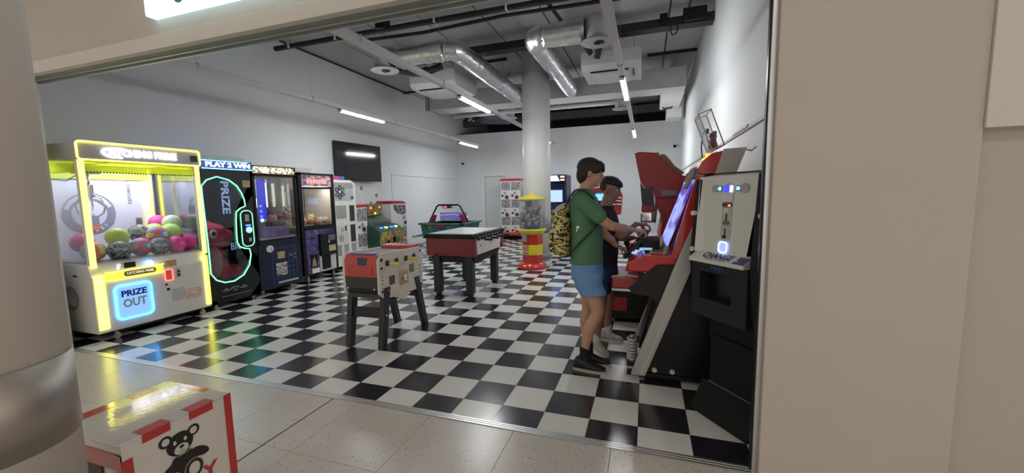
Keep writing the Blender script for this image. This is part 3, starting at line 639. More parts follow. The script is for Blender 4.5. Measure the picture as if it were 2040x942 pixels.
balls = [(-5.62, .38, .955, Bor, 'orange and lime volleyball at the lower left of the glass case'), (-5.98, .46, 1.03, BP, 'pink volleyball behind the left yellow light post'),
 (-5.66, .62, 1.085, BYL, 'big lime green volleyball beside the left post of the claw machine'), (-5.85, .93, 1.10, Bleo, 'pink and leopard print volleyball in the middle of the claw machine'),
 (-5.60, .80, .955, Bswirl, 'striped blue red and yellow volleyball in the front row'), (-5.62, .985, 1.075, Bswirl, 'blue white and red swirl volleyball on top of the front row'),
 (-5.53, .56, .945, Bcam, 'grey camouflage volleyball at the foot of the left post'), (-5.80, .70, .94, Bdk, 'dark blue volleyball tucked behind the front row'),
 (-5.53, .945, .945, Bcam, 'black and grey camouflage volleyball with stripes in the front row'), (-5.52, 1.12, .945, BP, 'magenta volleyball in the front row right of the camouflage ball'),
 (-5.58, 1.28, .955, BP, 'pink volleyball in the front right corner of the claw machine'), (-5.66, 1.16, 1.095, BYL, 'lime green volleyball lying on top on the right'),
 (-5.98, 1.22, 1.20, BP, 'pink volleyball at the top of the back row'), (-5.80, 1.27, 1.20, Bmul, 'pale blue and yellow volleyball topmost at the right'),
 (-5.90, 1.12, 1.10, BYL, 'lime green volleyball half hidden behind the swirl ball'), (-6.2, .5, .95, BP, 'pink volleyball in the back left of the case'),
 (-6.15, .80, .96, BYL, 'lime volleyball at the back under the emblem'), (-6.12, 1.05, .98, Bdk, 'dark volleyball at the back right'), (-6.0, 1.28, .96, Bcam, 'camouflage volleyball at the back in the right corner')]
for x, y, z, m, lb in balls[:15]:
    single('volleyball', MB().ell((x, y, z), R, 28, 18), m, lb + ' (claw machine)' if False else lb, 'ball', 'volleyballs in the yellow lit claw machine', org=(x, y, z))


# ================================================================ claw machine 2 : PLAY 2 WIN
F2 = -5.50
c2 = thing('prize_machine', 'black prize machine with a green neon outline and PLAY 2 WIN header', 'arcade machine', (-5.9, 1.82, 0))
neon = [(1.47,1.67),(1.54,1.75),(1.68,1.80),(1.84,1.76),(1.95,1.68),(2.01,1.58),(2.045,1.48),(2.05,1.39),(1.97,1.36),(1.91,1.31),(1.895,1.2),(1.885,1.0),(1.885,.88),(1.92,.81),(1.99,.78),(2.06,.765),(2.075,.68),(2.04,.53),(1.94,.40),(1.80,.34),(1.66,.345),(1.55,.40),(1.485,.50),(1.485,.9),(1.475,1.3)]
blk = mat('gloss_black_panel', (.008, .010, .012), .22, var=0)
part('front_frame', MB().prism(rrect(1.47, .06, 2.185, 2.03, .01), 'x', F2-.02, F2-.001), blk, c2) if False else None
# front panel with the window cut as strips around the outline
fr = MB(); cyx, czx = 1.77, 1.07
outer = []
for y, z in neon:
    dy, dz = y-cyx, z-czx; k = min((.32 if dy > 0 else .30)/max(abs(dy), 1e-6) if True else 9, .99/max(abs(dz), 1e-6)); 
    ky = (2.185-cyx)/dy if dy > 0 else (1.465-cyx)/dy if dy < 0 else 9e9; kz = (1.89-czx)/dz if dz > 0 else (.07-czx)/dz if dz < 0 else 9e9
    k = min(ky, kz); outer.append((cyx+dy*k, czx+dz*k))
N = len(neon)
for i in range(N):
    j = (i+1) % N; fr._faces([(F2, *neon[i]), (F2, *neon[j]), (F2, *outer[j]), (F2, *outer[i])], [(0, 1, 2, 3)])
for (ya, za, yb, zb) in ((2.0, 1.6, 2.185, 1.89), (1.465, 1.7, 1.6, 1.89), (1.465, .07, 1.6, .35), (1.98, .07, 2.185, .45)): fr.box((F2-.012, ya, za), (F2-.004, yb, zb)) if (ya > 2.0 or zb < .3 or za > 1.95) else None
fr.box((F2-.004, 2.07, .07), (F2-.002, 2.185, 1.89)).box((F2-.004, 1.465, .07), (F2-.002, 2.185, .32)).box((F2-.004, 1.465, 1.81), (F2-.002, 2.185, 1.89)).box((F2-.0035, 2.0, 1.62), (F2-.002, 2.185, 1.89)).box((F2-.0035, 2.02, .07), (F2-.002, 2.185, .46)).box((F2-.0035, 1.465, .07), (F2-.002, 1.54, .36))
part('front_panel', fr, blk, c2)
part('body', MB().box((-6.32, 1.47, .07), (-6.28, 2.185, 1.9)).box((-6.30, 1.47, .07), (F2-.01, 1.475, .32)).box((-6.30, 2.16, .07), (F2-.01, 2.18, 1.9)).box((-6.30, 1.475, .06), (F2-.01, 2.16, .30)).box((-6.30, 1.47, 1.86), (F2-.01, 2.18, 1.90)), blk, c2)
part('side_glass', MB().box((-6.28, 1.472, .32), (F2-.02, 1.476, 1.86)), clear, c2)
part('window_glass', MB().prism(neon, 'x', F2-.012, F2-.010), glass('dark_glass', (.82, .86, .92), .06), c2)
part('neon_outline', MB().tube([(F2+.006, y, z) for y, z in neon], .0085, 8, closed=True), neon_g, c2)
part('header', MB().box((-6.32, 1.465, 1.895), (F2+.03, 2.185, 2.02), bev=.006), mat('header_blue', (.02, .04, .12), .3, emit=(.03, .07, .4), es=.5, var=0), c2)
part('header_light', MB().box((F2+.03, 1.48, 1.900), (F2+.038, 2.18, 1.911)).box((F2+.03, 1.48, 2.005), (F2+.038, 2.12, 2.015)), mat('aqua_led', (.3, .7, .7), .4, emit=(.2, .95, .85), es=2.2, var=0), c2)
text('lettering', 'PLAY 2 WIN', .085, (F2+.036, 1.84, 1.958), (0, 1, 0), (0, 0, 1), neon_w, c2, bold=.003, width=.62)
orn = MB()
for k in range(9):
    y = 1.56+k*.065; orn.tube([(F2-.02, y+.03*math.cos(t*.7), 2.05+.022*math.sin(t*.9)+.012*(4-abs(k-4))/4) for t in range(10)], .004, 6)
part('crown_ornament', orn, mat('green_acrylic', (.2, .45, .35), .3, emit=(.1, .4, .25), es=.25, var=0), c2)
pod = rrect(1.925, .80, 2.125, 1.335, .075)
part('control_pod', MB().prism(pod, 'x', F2, F2+.045, bev=.008), black, c2); part('pod_light', MB().tube([(F2+.046, y, z) for y, z in rrect(1.935, .81, 2.115, 1.325, .07)], .006, 8, closed=True), neon_g, c2)
yzpanel('display', 2.0, 1.17, 2.06, 1.27, F2+.045, mat('display_grey', (.4, .4, .42), .3), c2)
part('push_button', MB().cyl((F2+.044, 2.045, 1.045), (F2+.058, 2.045, 1.045), .042, n=24), mat('button_azure', (.1, .4, .9), .3, emit=(.08, .45, 1), es=5, var=0), c2)
yzpanel('button_label', 2.0, 1.10, 2.08, 1.125, F2+.045, neon_b, c2); yzpanel('coin_slot', 2.035, .875, 2.075, .93, F2+.045, alu, c2)
yzpanel('price_sticker', 2.04, 1.66, 2.155, 1.76, F2, sticker_y, c2)
part('side_print', MB().prism([(1.67, .5), (1.77, .5), (1.72, 1.76), (1.64, 1.76)], 'x', -6.2, -6.19), mat('grey_strip', (.30, .34, .42), .4), c2)
text('lettering', 'PRIZE', .15, (-5.62, 1.86, 1.52), (0, 0, -1), (0, 1, 0), mat('white_print', (.62, .68, .9), .5, emit=(.3, .36, .6), es=.5, var=0), c2, bold=.004, width=.46)
text('lettering', 'BIG', .15, (-5.70, 2.02, .80), (0, 1, 0), (0, 0, 1), mat('white_print', (.55, .6, .75), .5), c2, width=.16)
scr = MB()
for s in (-1, 1):
    scr.tube([(F2+.003, 1.80+s*(.02+.015*k)*1.0, .24+.016*math.sin(k*1.1)) for k in range(12)], .003, 5)
    scr.tube([(F2+.003, 1.80+s*(.13+.02*math.cos(k)), .235+.02*math.sin(k)) for k in range(7)], .003, 5)
scr.tube([(F2+.003, 1.80+.03*math.cos(k*.7), .235+.028*math.sin(k*.7)) for k in range(10)], .003, 5)
scr.box((F2, 1.60, .148), (F2+.004, 2.05, .151))
part('scroll_ornament', scr, mat('scroll_silver', (.5, .5, .5), .4), c2)
part('case_light', MB().box((-6.1, 1.6, 1.85), (-5.7, 2.1, 1.857)), mat('added_cool_light', (.7, .7, .8), .4, emit=(.7, .8, 1), es=7, var=0), c2)  # glowing strip added inside the case to brighten the plush
for y in (1.55, 2.10): castor(F2-.06, y, c2, .024); castor(-6.2, y, c2, .024)
# plush dinosaur inside
pr = mat('plush_red', (.60, .03, .06), .95, var=.25, scale=25, bump=.5, bscale=90); ppink = mat('plush_pink', (.68, .22, .20), .95, var=.12, scale=20)
pd = thing('plush_dinosaur', 'big red plush dinosaur with white eyes behind the neon window', 'plush toy', (-5.82, 1.82, .32))
b_ = MB().ell((-5.82, 1.76, .50), (.17, .19, .22)).ell((-5.80, 1.95, .43), (.14, .16, .12)).ell((-5.84, 1.78, .70), (.13, .13, .18)).ell((-5.72, 2.02, .40), (.09, .12, .08))
part('body', b_, pr, pd); part('belly', MB().ell((-5.72, 1.70, .62), (.11, .09, .24)), ppink, pd)
part('head', MB().ell((-5.80, 1.74, 1.00), (.19, .20, .165), 24, 16).ell((-5.74, 1.88, .96), (.12, .13, .11)).ell((-5.84, 1.72, 1.14), (.05, .07, .06)), pr, pd); part('jaw', MB().ell((-5.72, 1.80, .86), (.12, .13, .05)), ppink, pd)
part('eye', MB().ell((-5.635, 1.66, 1.02), (.025, .055, .06)), whitep, pd); part('pupil', MB().ell((-5.612, 1.655, 1.02), (.008, .03, .035)), black, pd)
part('nostril', MB().ell((-5.63, 1.90, .98), (.02, .04, .035)), mat('plush_dark', (.2, .01, .03), .9), pd)
for k in range(3): part('fin', MB().ell((-5.92, 1.70+.05*k, 1.16-.02*k), (.03, .035, .04)), pr, pd)

# ================================================================ claw machine 3
F3 = -5.50
navy = mat('navy_print', (.006, .010, .03), .35, var=.1); c3 = thing('claw_machine', 'dark blue claw machine with a marquee of golden bulbs and a barred front', 'claw machine', (-5.9, 2.58, 0))
part('base_cabinet', MB().box((-6.25, 2.20, .09), (F3, 2.98, .83), bev=.01), navy, c3)
part('sill', MB().box((-6.25, 2.19, .83), (F3+.012, 2.99, .86), bev=.004), black, c3)
bl = MB().box((F3-.04, 2.20, .79), (F3, 2.235, 1.86)).box((F3-.04, 2.945, .79), (F3, 2.98, 1.86)).box((-6.25, 2.20, .79), (-6.21, 2.235, 1.86)).box((-6.25, 2.945, .79), (-6.21, 2.98, 1.86)).box((-6.25, 2.20, 1.83), (F3, 2.98, 1.87)).box((-6.26, 2.20, .79), (-6.25, 2.98, 1.86))
part('frame', bl, black, c3)
part('header', MB().box((-6.25, 2.18, 1.86), (F3+.02, 2.96, 1.99), bev=.004), black, c3)
part('marquee', MB().box((F3+.02, 2.20, 1.872), (F3+.026, 2.92, 1.975)), patchy('bulb_marquee', [(.10, .09, .07), (.75, .68, .45), (.25, .22, .15), (.85, .80, .62), (.5, .45, .3)], 28, kind='voronoi', emit=.55), c3)
text('lettering', 'PRIZE MAGIC', .085, (F3+.030, 2.56, 1.925), (0, 1, 0), (0, 0, 1), mat('bulb_letter', (.8, .75, .5), .4, emit=(.95, .88, .6), es=.8, var=0), c3, bold=.002, width=.58) if False else None
for k in range(18): part('bulb', MB().ell((F3+.03, 2.22+k*.0405, 1.925+.016*(-1)**k), .014, 8, 6), mat('bulb_glow', (.9, .85, .6), .3, emit=(1, .92, .65), es=1.2, var=0), c3)
part('front_glass', MB().box((F3-.015, 2.235, .79), (F3-.012, 2.945, 1.83)), clear, c3); part('side_glass', MB().box((-6.21, 2.205, .79), (F3-.04, 2.208, 1.83)), clear, c3); part('side_glass', MB().box((-6.21, 2.972, .79), (F3-.04, 2.975, 1.83)), clear, c3)
part('back_mirror', MB().box((-6.249, 2.22, .80), (-6.24, 2.96, 1.83)), mat('grey_back', (.28, .30, .34), .3), c3)
part('blue_screen', MB().box((-5.63, 2.36, 1.17), (-5.62, 2.50, 1.79)), mat('blue_panel', (.01, .012, .12), .4, emit=(.006, .010, .45), es=.8, var=0), c3)
for z in (1.36, 1.28, 1.20): part('blue_lamp', MB().ell((-5.61, 2.39, z+.02), .018, 10, 8), neon_b, c3)
part('blue_lamp', MB().ell((-5.605, 2.395, 1.16), .026, 10, 8), mat('blue_lamp_bright', (.2, .4, 1), .3, emit=(.15, .3, 1), es=5, var=0), c3)
part('claw', MB().box((-6.0, 2.45, 1.74), (-5.8, 2.7, 1.8)).cyl((-5.9, 2.55, 1.5), (-5.9, 2.55, 1.75), .02).tube([(-5.9, 2.55, 1.52), (-5.84, 2.47, 1.48), (-5.84, 2.44, 1.38), (-5.87, 2.5, 1.3)], .008).tube([(-5.9, 2.55, 1.52), (-5.86, 2.63, 1.48), (-5.86, 2.66, 1.38), (-5.88, 2.6, 1.3)], .008).tube([(-5.9, 2.55, 1.52), (-5.97, 2.55, 1.46), (-5.96, 2.55, 1.34)], .008), chrome, c3)
part('light_tube', MB().cyl((-6.1, 2.70, 1.35), (-6.1, 2.70, 1.72), .022).cyl((-6.1, 2.90, 1.35), (-6.1, 2.90, 1.75), .022), mat('soft_tube', (.8, .8, .75), .4, emit=(.9, .95, .85), es=1.3, var=0), c3)
part('prize_shelf', MB().box((-6.2, 2.24, .86), (-5.55, 2.94, .89)), mat('shelf_grey', (.4, .4, .5), .4), c3)
part('prize_chute', MB().box((-5.70, 2.34, .89), (-5.54, 2.82, 1.05), bev=.01), glass('violet_acrylic', (.75, .72, 1), .12, dull=.35, dcol=(.35, .33, .75)), c3)
part('control_panel', MB().box((F3-.0, 2.24, .865), (F3+.012, 2.34, .885)), steel, c3)
barm = mat('blue_bars', (.03, .10, .32), .4, var=0); gb = MB()
for k in range(7): gb.box((F3, 2.42+k*.075, .14), (F3+.004, 2.426+k*.075, .74))
for k in range(8): gb.box((F3, 2.40, .15+k*.08), (F3+.004, 2.90, .155+k*.08))
part('bar_print', gb, barm, c3)
part('oval_sticker', MB().prism([(2.40+.065*math.cos(t*.35), .715+.055*math.sin(t*.35)) for t in range(18)], 'x', F3, F3+.003), mat('oval_white', (.6, .6, .62), .5), c3)
yzpanel('price_sticker', 2.52, .54, 2.65, .65, F3+.004, sticker_y, c3)
yzpanel('prize_door', 2.48, .27, 2.68, .47, F3+.004, patchy('red_white_print', [(.45, .05, .06), (.6, .6, .6), (.1, .05, .06), (.65, .62, .6)], 14, stretch=(1, .5, 3)), c3)
part('coin_slot', MB().cyl((F3, 2.76, .575), (F3+.01, 2.76, .575), .022).cyl((F3, 2.84, .585), (F3+.01, 2.84, .585), .016).cyl((F3, 2.84, .52), (F3+.01, 2.84, .52), .014), chrome, c3)
yzpanel('coin_tray', 2.48, .15, 2.86, .18, F3+.004, alu, c3, th=.03)
part('side_print', MB().ell((-5.72, 2.198, .45), (.06, .002, .06)).ell((-5.68, 2.198, .3), (.07, .002, .04)), mat('grey_sketch', (.25, .27, .3), .5), c3)
for y in (2.34, 2.88): castor(F3-.16, y, c3, .032); castor(-6.15, y, c3, .032)

# ================================================================ claw machine 4
F4 = -5.60
c4 = thing('claw_machine', 'black framed claw machine with pink lettering and plush balls', 'claw machine', (-5.98, 3.62, 0))
part('base_cabinet', MB().box((-6.33, 3.18, .10), (F4-.01, 4.10, .86), bev=.006), black, c4)
part('frame', MB().box((F4-.05, 3.16, .10), (F4, 3.24, 1.95)).box((F4-.05, 4.06, .10), (F4, 4.12, 1.95)).box((-6.34, 3.16, .86), (-6.30, 3.2, 1.95)).box((-6.34, 4.08, .86), (-6.30, 4.12, 1.95)).box((-6.34, 3.16, 1.91), (F4, 4.12, 1.95)).box((F4-.05, 3.24, .86), (F4, 4.06, .92)).box((F4-.05, 3.24, 1.60), (F4, 4.06, 1.69)), black, c4)
part('marquee', MB().box((F4-.02, 3.25, 1.695), (F4-.012, 4.055, 1.905)), patchy('pink_marquee', [(.10, .06, .14), (.16, .12, .22), (.45, .20, .20), (.55, .30, .28), (.5, .42, .32)], 9, stretch=(1, 1, 2.2), emit=.25), c4)
text('lettering', 'KAWAII', .15, (F4-.010, 3.65, 1.79), (0, 1, 0), (0, 0, 1), mat('pink_letter', (.75, .35, .36), .5, emit=(.8, .35, .35), es=.35, var=0), c4, bold=.008, width=.52) if False else None
lt = MB()
for k in range(7): lt.box((F4-.011, 3.38+k*.08, 1.745), (F4-.006, 3.44+k*.08, 1.835), bev=.002)
part('pink_lettering', lt, mat('pink_letter', (.75, .35, .36), .5, emit=(.8, .35, .35), es=.35, var=0), c4)
part('front_glass', MB().box((F4-.03, 3.24, .92), (F4-.027, 4.06, 1.60)), clear, c4); part('side_glass', MB().box((-6.30, 3.165, .86), (F4-.05, 3.168, 1.91)), clear, c4)
inn = mat('inner_cream', (.72, .71, .66), .5, var=.01)
part('back_panel', MB().box((-6.33, 3.20, .86), (-6.32, 4.08, 1.91)), inn, c4); part('side_panel', MB().box((-6.32, 4.085, .86), (F4-.05, 4.09, 1.91)), inn, c4)
part('inner_frame', MB().box((-6.31, 3.55, 1.56), (-6.29, 4.05, 1.60)).box((-6.31, 3.55, 1.20), (-6.29, 4.05, 1.24)).box((-6.31, 3.55, .90), (-6.29, 3.59, 1.6)), whitep, c4)
for z0, z1 in ((.92, 1.20), (1.25, 1.55)): part('inner_pane', MB().box((-6.312, 3.62, z0), (-6.30, 4.02, z1)), mat('inner_grey', (.36, .38, .36), .4), c4)
part('case_light', MB().box((F4-.20, 3.4, 1.69), (F4-.06, 4.0, 1.70)), mat('warm_case_light', (.8, .8, .7), .4, emit=(1, .96, .86), es=11, var=0), c4)
part('claw', MB().tube([(-5.85, 3.33, 1.69), (-5.85, 3.33, 1.5)], .008).cyl((-5.85, 3.33, 1.40), (-5.85, 3.33, 1.5), .025).tube([(-5.85, 3.33, 1.42), (-5.85, 3.39, 1.38), (-5.85, 3.38, 1.28)], .007).tube([(-5.85, 3.33, 1.42), (-5.85, 3.27, 1.38), (-5.85, 3.29, 1.28)], .007), chrome, c4)
part('left_board', MB().box((-5.9, 3.26, .92), (-5.89, 3.42, 1.6)), black, c4)
yzpanel('lower_panel', 3.25, .11, 4.06, .85, F4-.009, patchy('violet_print', [(.03, .02, .08), (.10, .07, .25), (.05, .04, .13), (.18, .14, .32)], 5), c4)
yzpanel('lower_white_panel', 3.58, .11, 4.055, .38, F4-.004, mat('pale_print', (.58, .57, .6), .5), c4)
part('control_box', MB().box((F4-.01, 3.58, .36), (F4+.05, 4.03, .72), bev=.01), blackm, c4)
yzpanel('coin_plate', 3.80, .60, 4.0, .69, F4+.05, mat('coin_dark', (.12, .12, .13), .4), c4); part('coin_slot', MB().box((F4+.05, 3.79, .56), (F4+.056, 3.83, .61)), alu, c4)
yzpanel('price_sticker', 3.80, .42, 4.0, .52, F4+.05, patchy('cream_sticker', [(.6, .5, .25), (.4, .32, .15), (.62, .56, .38)], 40), c4)
yzpanel('prize_door', 3.64, .13, 3.88, .36, F4, black, c4, th=.01)
yzpanel('window', 3.33, .17, 3.53, .40, F4-.005, black, c4); yzpanel('sticker', 3.36, .11, 3.56, .16, F4-.003, whitep, c4)
part('mascot_print', MB().prism([(3.37, .19), (3.50, .19), (3.47, .30), (3.43, .36), (3.39, .30)], 'x', F4-.001, F4+.001), mat('tan_print', (.35, .2, .12), .6), c4)
yzpanel('yellow_tape', 3.9, .115, 4.04, .128, F4-.003, mat('tape_yellow', (.6, .5, .05)), c4)
for y, x in ((3.3, F4-.06), (4.02, F4-.06), (3.3, -6.25), (4.02, -6.25)): castor(x, y, c4, .036)
part('plinth', MB().box((-6.3, 3.3, .075), (F4-.12, 4.0, .1)), black, c4)
# plush prizes
plm = [mat('plush_cream', (.62, .55, .42), .95, var=.1, scale=30), mat('plush_peach', (.62, .36, .30), .95, var=.1, scale=30), mat('plush_yellow', (.62, .50, .20), .95, var=.1, scale=30), mat('plush_white', (.6, .58, .56), .95, var=.08), mat('plush_tan', (.42, .26, .16), .95, var=.1)]
nm_ = ['cream', 'peach', 'yellow', 'white', 'tan']
def plush(x, y, z, r, k, where, grp):
    t = thing('plush_toy', '%s round plush toy %s' % (nm_[k], where), 'plush toy', (x, y, z-r), group=grp)
    part('body', MB().ell((x, y, z), (r, r, r*.85), 14, 10), plm[k], t)
    part('ear', MB().ell((x, y-r*.6, z+r*.75), r*.28, 8, 6), plm[k], t); part('ear', MB().ell((x, y+r*.6, z+r*.75), r*.28, 8, 6), plm[k], t)
    part('eye', MB().ell((x+r*.9, y-r*.3, z+r*.15), r*.1, 6, 5), black, t); part('eye', MB().ell((x+r*.9, y+r*.3, z+r*.15), r*.1, 6, 5), black, t)
for y, x, z, k in ((3.29, -5.74, 1.08, 1), (3.44, -5.74, 1.08, 1), (3.56, -5.84, 1.13, 2), (3.66, -5.74, 1.07, 3), (3.80, -5.74, 1.07, 0), (3.42, -5.98, 1.16, 0), (3.72, -6.0, 1.10, 1), (3.57, -5.70, 1.04, 4)):
    plush(x, y, z, .075, k, 'in the black claw machine with pink lettering', 'plush balls in the pink lettered claw machine')
for y, x, z, k in ((2.90, -5.66, 1.20, 1), (2.74, -5.80, 1.16, 1), (2.90, -5.66, 1.04, 2), (2.60, -5.86, 1.16, 0), (2.88, -5.86, 1.18, 4), (2.45, -5.95, 1.12, 0), (2.55, -5.86, .94, 1), (2.88, -5.85, 1.1, 0), (2.36, -5.85, .92, 3)):
    plush(x, y, z, .075, k, 'inside the dark blue claw machine with golden bulbs', 'plush toys in the dark blue claw machine')

K4y = [(3.16, 3.12), (4.12, 3.93)]; K4z = [(0, 0), (.10, .13), (.17, .25), (.38, .46), (.72, .84), (.86, .93), (.92, 1.0), (1.60, 1.65), (1.69, 1.69), (1.95, 1.93)]
remap(c4, K4y, K4z)
# ================================================================ white flower vending machine
F5 = -5.80
fm = mat('vending_cream', (.68, .67, .62), .4, var=.01); c5 = thing('vending_machine', 'white prize vending machine with a rounded top and flower emblem', 'vending machine', (-6.1, 4.65, 0))
top_ = [(4.20, .08), (4.99, .08), (4.99, 1.70)] + [(4.99-.14+.14*math.cos(math.radians(a)), 1.70+.13*math.sin(math.radians(a))) for a in (20, 40, 60, 80, 90)] + [(4.20, 1.83)]
part('body', MB().prism(top_, 'x', -6.42, F5, bev=.006), fm, c5)
for y in (4.30, 4.90): part('foot', MB().box((-6.35, y-.04, 0), (-5.9, y+.04, .082)), blackm, c5)
gr = mat('window_grey', (.30, .31, .29), .25, var=.03); dk = mat('window_dark', (.035, .035, .04), .2, var=.05)
yzpanel('top_window', 4.26, 1.33, 4.95, 1.76, F5, mat('window_light', (.42, .43, .43), .3), c5, r=.07); yzpanel('top_shade', 4.27, 1.62, 4.94, 1.755, F5+.003, gr, c5, r=.05)
for k in range(6):
    a = math.radians(90+60*k); r_ = .105; cy_, cz_ = 4.50+r_*math.cos(a), 1.535+r_*math.sin(a)
    pts = [(F5+.012, cy_+.055*math.cos(a)*math.cos(t*.524)-.038*math.sin(a)*math.sin(t*.524), cz_+.055*math.sin(a)*math.cos(t*.524)+.038*math.cos(a)*math.sin(t*.524)) for t in range(12)]
    part('petal', MB().tube(pts, .011, 6, closed=True), mat('petal_%d' % (k % 3), [(.05, .06, .06), (.10, .08, .16), (.06, .14, .12)][k % 3], .4), c5)
part('flower_centre', MB().ell((F5+.01, 4.50, 1.535), (.01, .03, .035)), whitep, c5)
yzpanel('price_sticker', 4.86, 1.36, 4.94, 1.43, F5+.004, mat('violet_sticker', (.10, .07, .2)), c5)
for (a, b, c, d, m) in ((4.34, .99, 4.68, 1.25, gr), (4.79, .89, 4.95, 1.25, dk), (4.34, .42, 4.69, .80, mat('panel_cream', (.58, .57, .54), .5)), (4.79, .42, 4.95, .80, dk), (4.31, .13, 4.46, .36, gr), (4.54, .14, 4.70, .36, gr), (4.80, .15, 4.95, .36, gr)):
    part('compartment_window', MB().box((F5-.01, a, b), (F5+.003, c, d)), m, c5)
    part('compartment_trim', MB().box((F5, a-.012, b-.012), (F5+.006, a, d+.012)).box((F5, c, b-.012), (F5+.006, c+.012, d+.012)).box((F5, a, d), (F5+.006, c, d+.012)).box((F5, a, b-.012), (F5+.006, c, b)), fm, c5)
part('handle', MB().cyl((F5, 4.51, 1.0), (F5+.015, 4.51, 1.0), .014), chrome, c5)
for k in range(5):
    a = math.radians(90+72*k); cy_, cz_ = 4.47+.05*math.cos(a), .53+.05*math.sin(a)
    part('small_petal', MB().tube([(F5+.006, cy_+.028*math.cos(t*.785), cz_+.028*math.sin(t*.785)) for t in range(8)], .005, 5, closed=True), mat('petal_grey', (.22, .28, .35), .4), c5)
yzpanel('coin_plate', 4.48, .66, 4.56, .74, F5+.003, sticker_y, c5); yzpanel('coin_slot', 4.61, .68, 4.65, .78, F5+.003, black, c5)
remap(c5, [(4.20, 4.02), (4.34, 4.16), (4.68, 4.45), (4.79, 4.54), (4.95, 4.69), (4.99, 4.76)], [(0, 0), (.05, .04), (.08, .10), (.13, .32), (.36, .54), (.42, .57), (.80, .93), (.89, 1.0), (.99, 1.07), (1.25, 1.33), (1.33, 1.43), (1.76, 1.79), (1.83, 1.845)])
sgn = thing('sign_topper', 'small magenta and blue letter sign on the flower vending machine', 'sign', (-6.0, 4.30, 1.845))
part('backing', MB().box((-5.90, 4.08, 1.845), (-5.88, 4.42, 1.925)), mat('magenta_sign', (.28, .02, .14), .4, emit=(.35, .02, .15), es=.3, var=0), sgn)
text('lettering', 'GUMMIES', .085, (-5.876, 4.52, 1.878), (0, 1, 0), (0, 0, 1), mat('magenta_letter', (.6, .05, .3), .4, emit=(.6, .08, .3), es=.4, var=0), sgn, width=.36, bold=.001) if False else None
text('lettering', 'CO', .075, (-5.876, 4.48, 1.885), (0, 1, 0), (0, 0, 1), mat('blue_letter', (.03, .2, .7), .4, emit=(.05, .3, .9), es=.5, var=0), sgn, width=.12, bold=.002)
lt = MB()
for k in range(7): lt.tube([(-5.877, 4.10+k*.047+.016*math.cos(t*.9), 1.886+.02*math.sin(t*.9)) for t in range(6)], .005, 5)
part('letter_strokes', lt, mat('magenta_letter', (.6, .05, .3), .4, emit=(.6, .08, .3), es=.4, var=0), sgn)

# ================================================================ capsule machines (white, red top)
capart = patchy('capsule_print', [(.10, .10, .12), (.38, .36, .36), (.20, .18, .20), (.50, .47, .45), (.28, .20, .20), (.14, .14, .17)], 42, kind='voronoi')
redp = mat('red_plastic', (.42, .02, .03), .35, var=.02)
def gacha_unit(t, x, y0, y1, z0, h, X='x'):
    """one tier: display window, knobs"""
    w_ = y1-y0
    yzpanel('display_card', y0+.02, z0+h*.45, y1-.02, z0+h*.97, x, capart, t, th=.003)
    part('knob', MB().cyl((x, y0+w_*.5, z0+h*.30), (x+.02, y0+w_*.5, z0+h*.30), .045, n=20), mat('knob_grey', (.35, .33, .33), .4), t)
    part('knob_dial', MB().cyl((x, y0+w_*.62, z0+h*.12), (x+.024, y0+w_*.62, z0+h*.12), .05, n=20), mat('knob_dark_red', (.16, .02, .03), .35), t)
    part('coin_slot', MB().box((x, y0+w_*.15, z0+h*.17), (x+.006, y0+w_*.3, z0+h*.26)), black, t)
c6 = thing('capsule_machine', 'narrow white two tier capsule machine with a red top beside the green crocodile game', 'capsule machine', (-6.1, 5.05, 0))
part('body', MB().box((-6.4, 4.90, .12), (-5.93, 5.25, 1.27), bev=.01), fm, c6); part('top', MB().box((-6.41, 4.89, 1.27), (-5.92, 5.26, 1.33), bev=.015), redp, c6); part('base', MB().box((-6.38, 4.92, 0), (-5.95, 5.23, .12)), blackm, c6)
gacha_unit(c6, -5.93, 4.90, 5.25, .72, .54); gacha_unit(c6, -5.93, 4.90, 5.25, .16, .54)
# ================================================================ crocodile game
ck = thing('crocodile_game', 'colourful crocodile hammer game with a green cabinet and glowing heads', 'arcade machine', (-5.95, 5.7, 0))
gk = mat('game_green', (.03, .12, .045), .35, var=.1); part('body', MB().prism([(-6.35, .12), (-5.62, .12), (-5.60, .72), (-5.75, .82), (-6.35, .95)], 'y', 5.22, 6.16, bev=.015), mat('game_dark_green', (.02, .07, .05), .4, var=.1), ck)
part('front_print', MB().prism([(-5.62, .14), (-5.612, .14), (-5.594, .70), (-5.61, .70)], 'y', 5.24, 6.14), patchy('jungle_print', [(.05, .10, .07), (.10, .18, .06), (.48, .36, .05), (.30, .22, .10), (.22, .08, .08), (.06, .10, .14)], 5.5, stretch=(1, 1.2, .7), detail=4), ck)
part('sign_head', MB().box((-6.30, 5.28, 1.04), (-6.05, 5.96, 1.33), bev=.03), gk, ck); part('sign_print', MB().box((-6.052, 5.42, 1.07), (-6.045, 5.94, 1.30)), patchy('sign_jungle', [(.22, .05, .04), (.12, .16, .04), (.30, .16, .04), (.05, .08, .04)], 6), ck)
for (y, z, m) in ((5.53, 1.24, neon_r), (5.85, 1.25, neon_r), (5.68, 1.11, mat('orange_led', (.8, .3, .05), .3, emit=(1, .25, .04), es=3, var=0))): part('sign_lamp', MB().ell((-6.04, y, z), .026, 10, 8), m, ck)
part('neck', MB().box((-6.28, 5.50, .88), (-6.1, 5.75, 1.06)), gk, ck); part('antenna', MB().cyl((-6.2, 5.75, 1.32), (-6.2, 5.75, 1.36), .01).ell((-6.2, 5.75, 1.365), .02, 8, 6), redp, ck)
part('dome', MB().prism([(-6.3, .86), (-5.9, .78), (-5.9, .92), (-6.1, 1.0), (-6.3, 1.0)], 'y', 5.28, 6.08), glass('grey_acrylic', (.7, .75, .75), .15, dull=.25, dcol=(.4, .45, .45)), ck)
neon_lg = mat('lime_led', (.3, .8, .2), .4, emit=(.35, 1, .15), es=3, var=0)
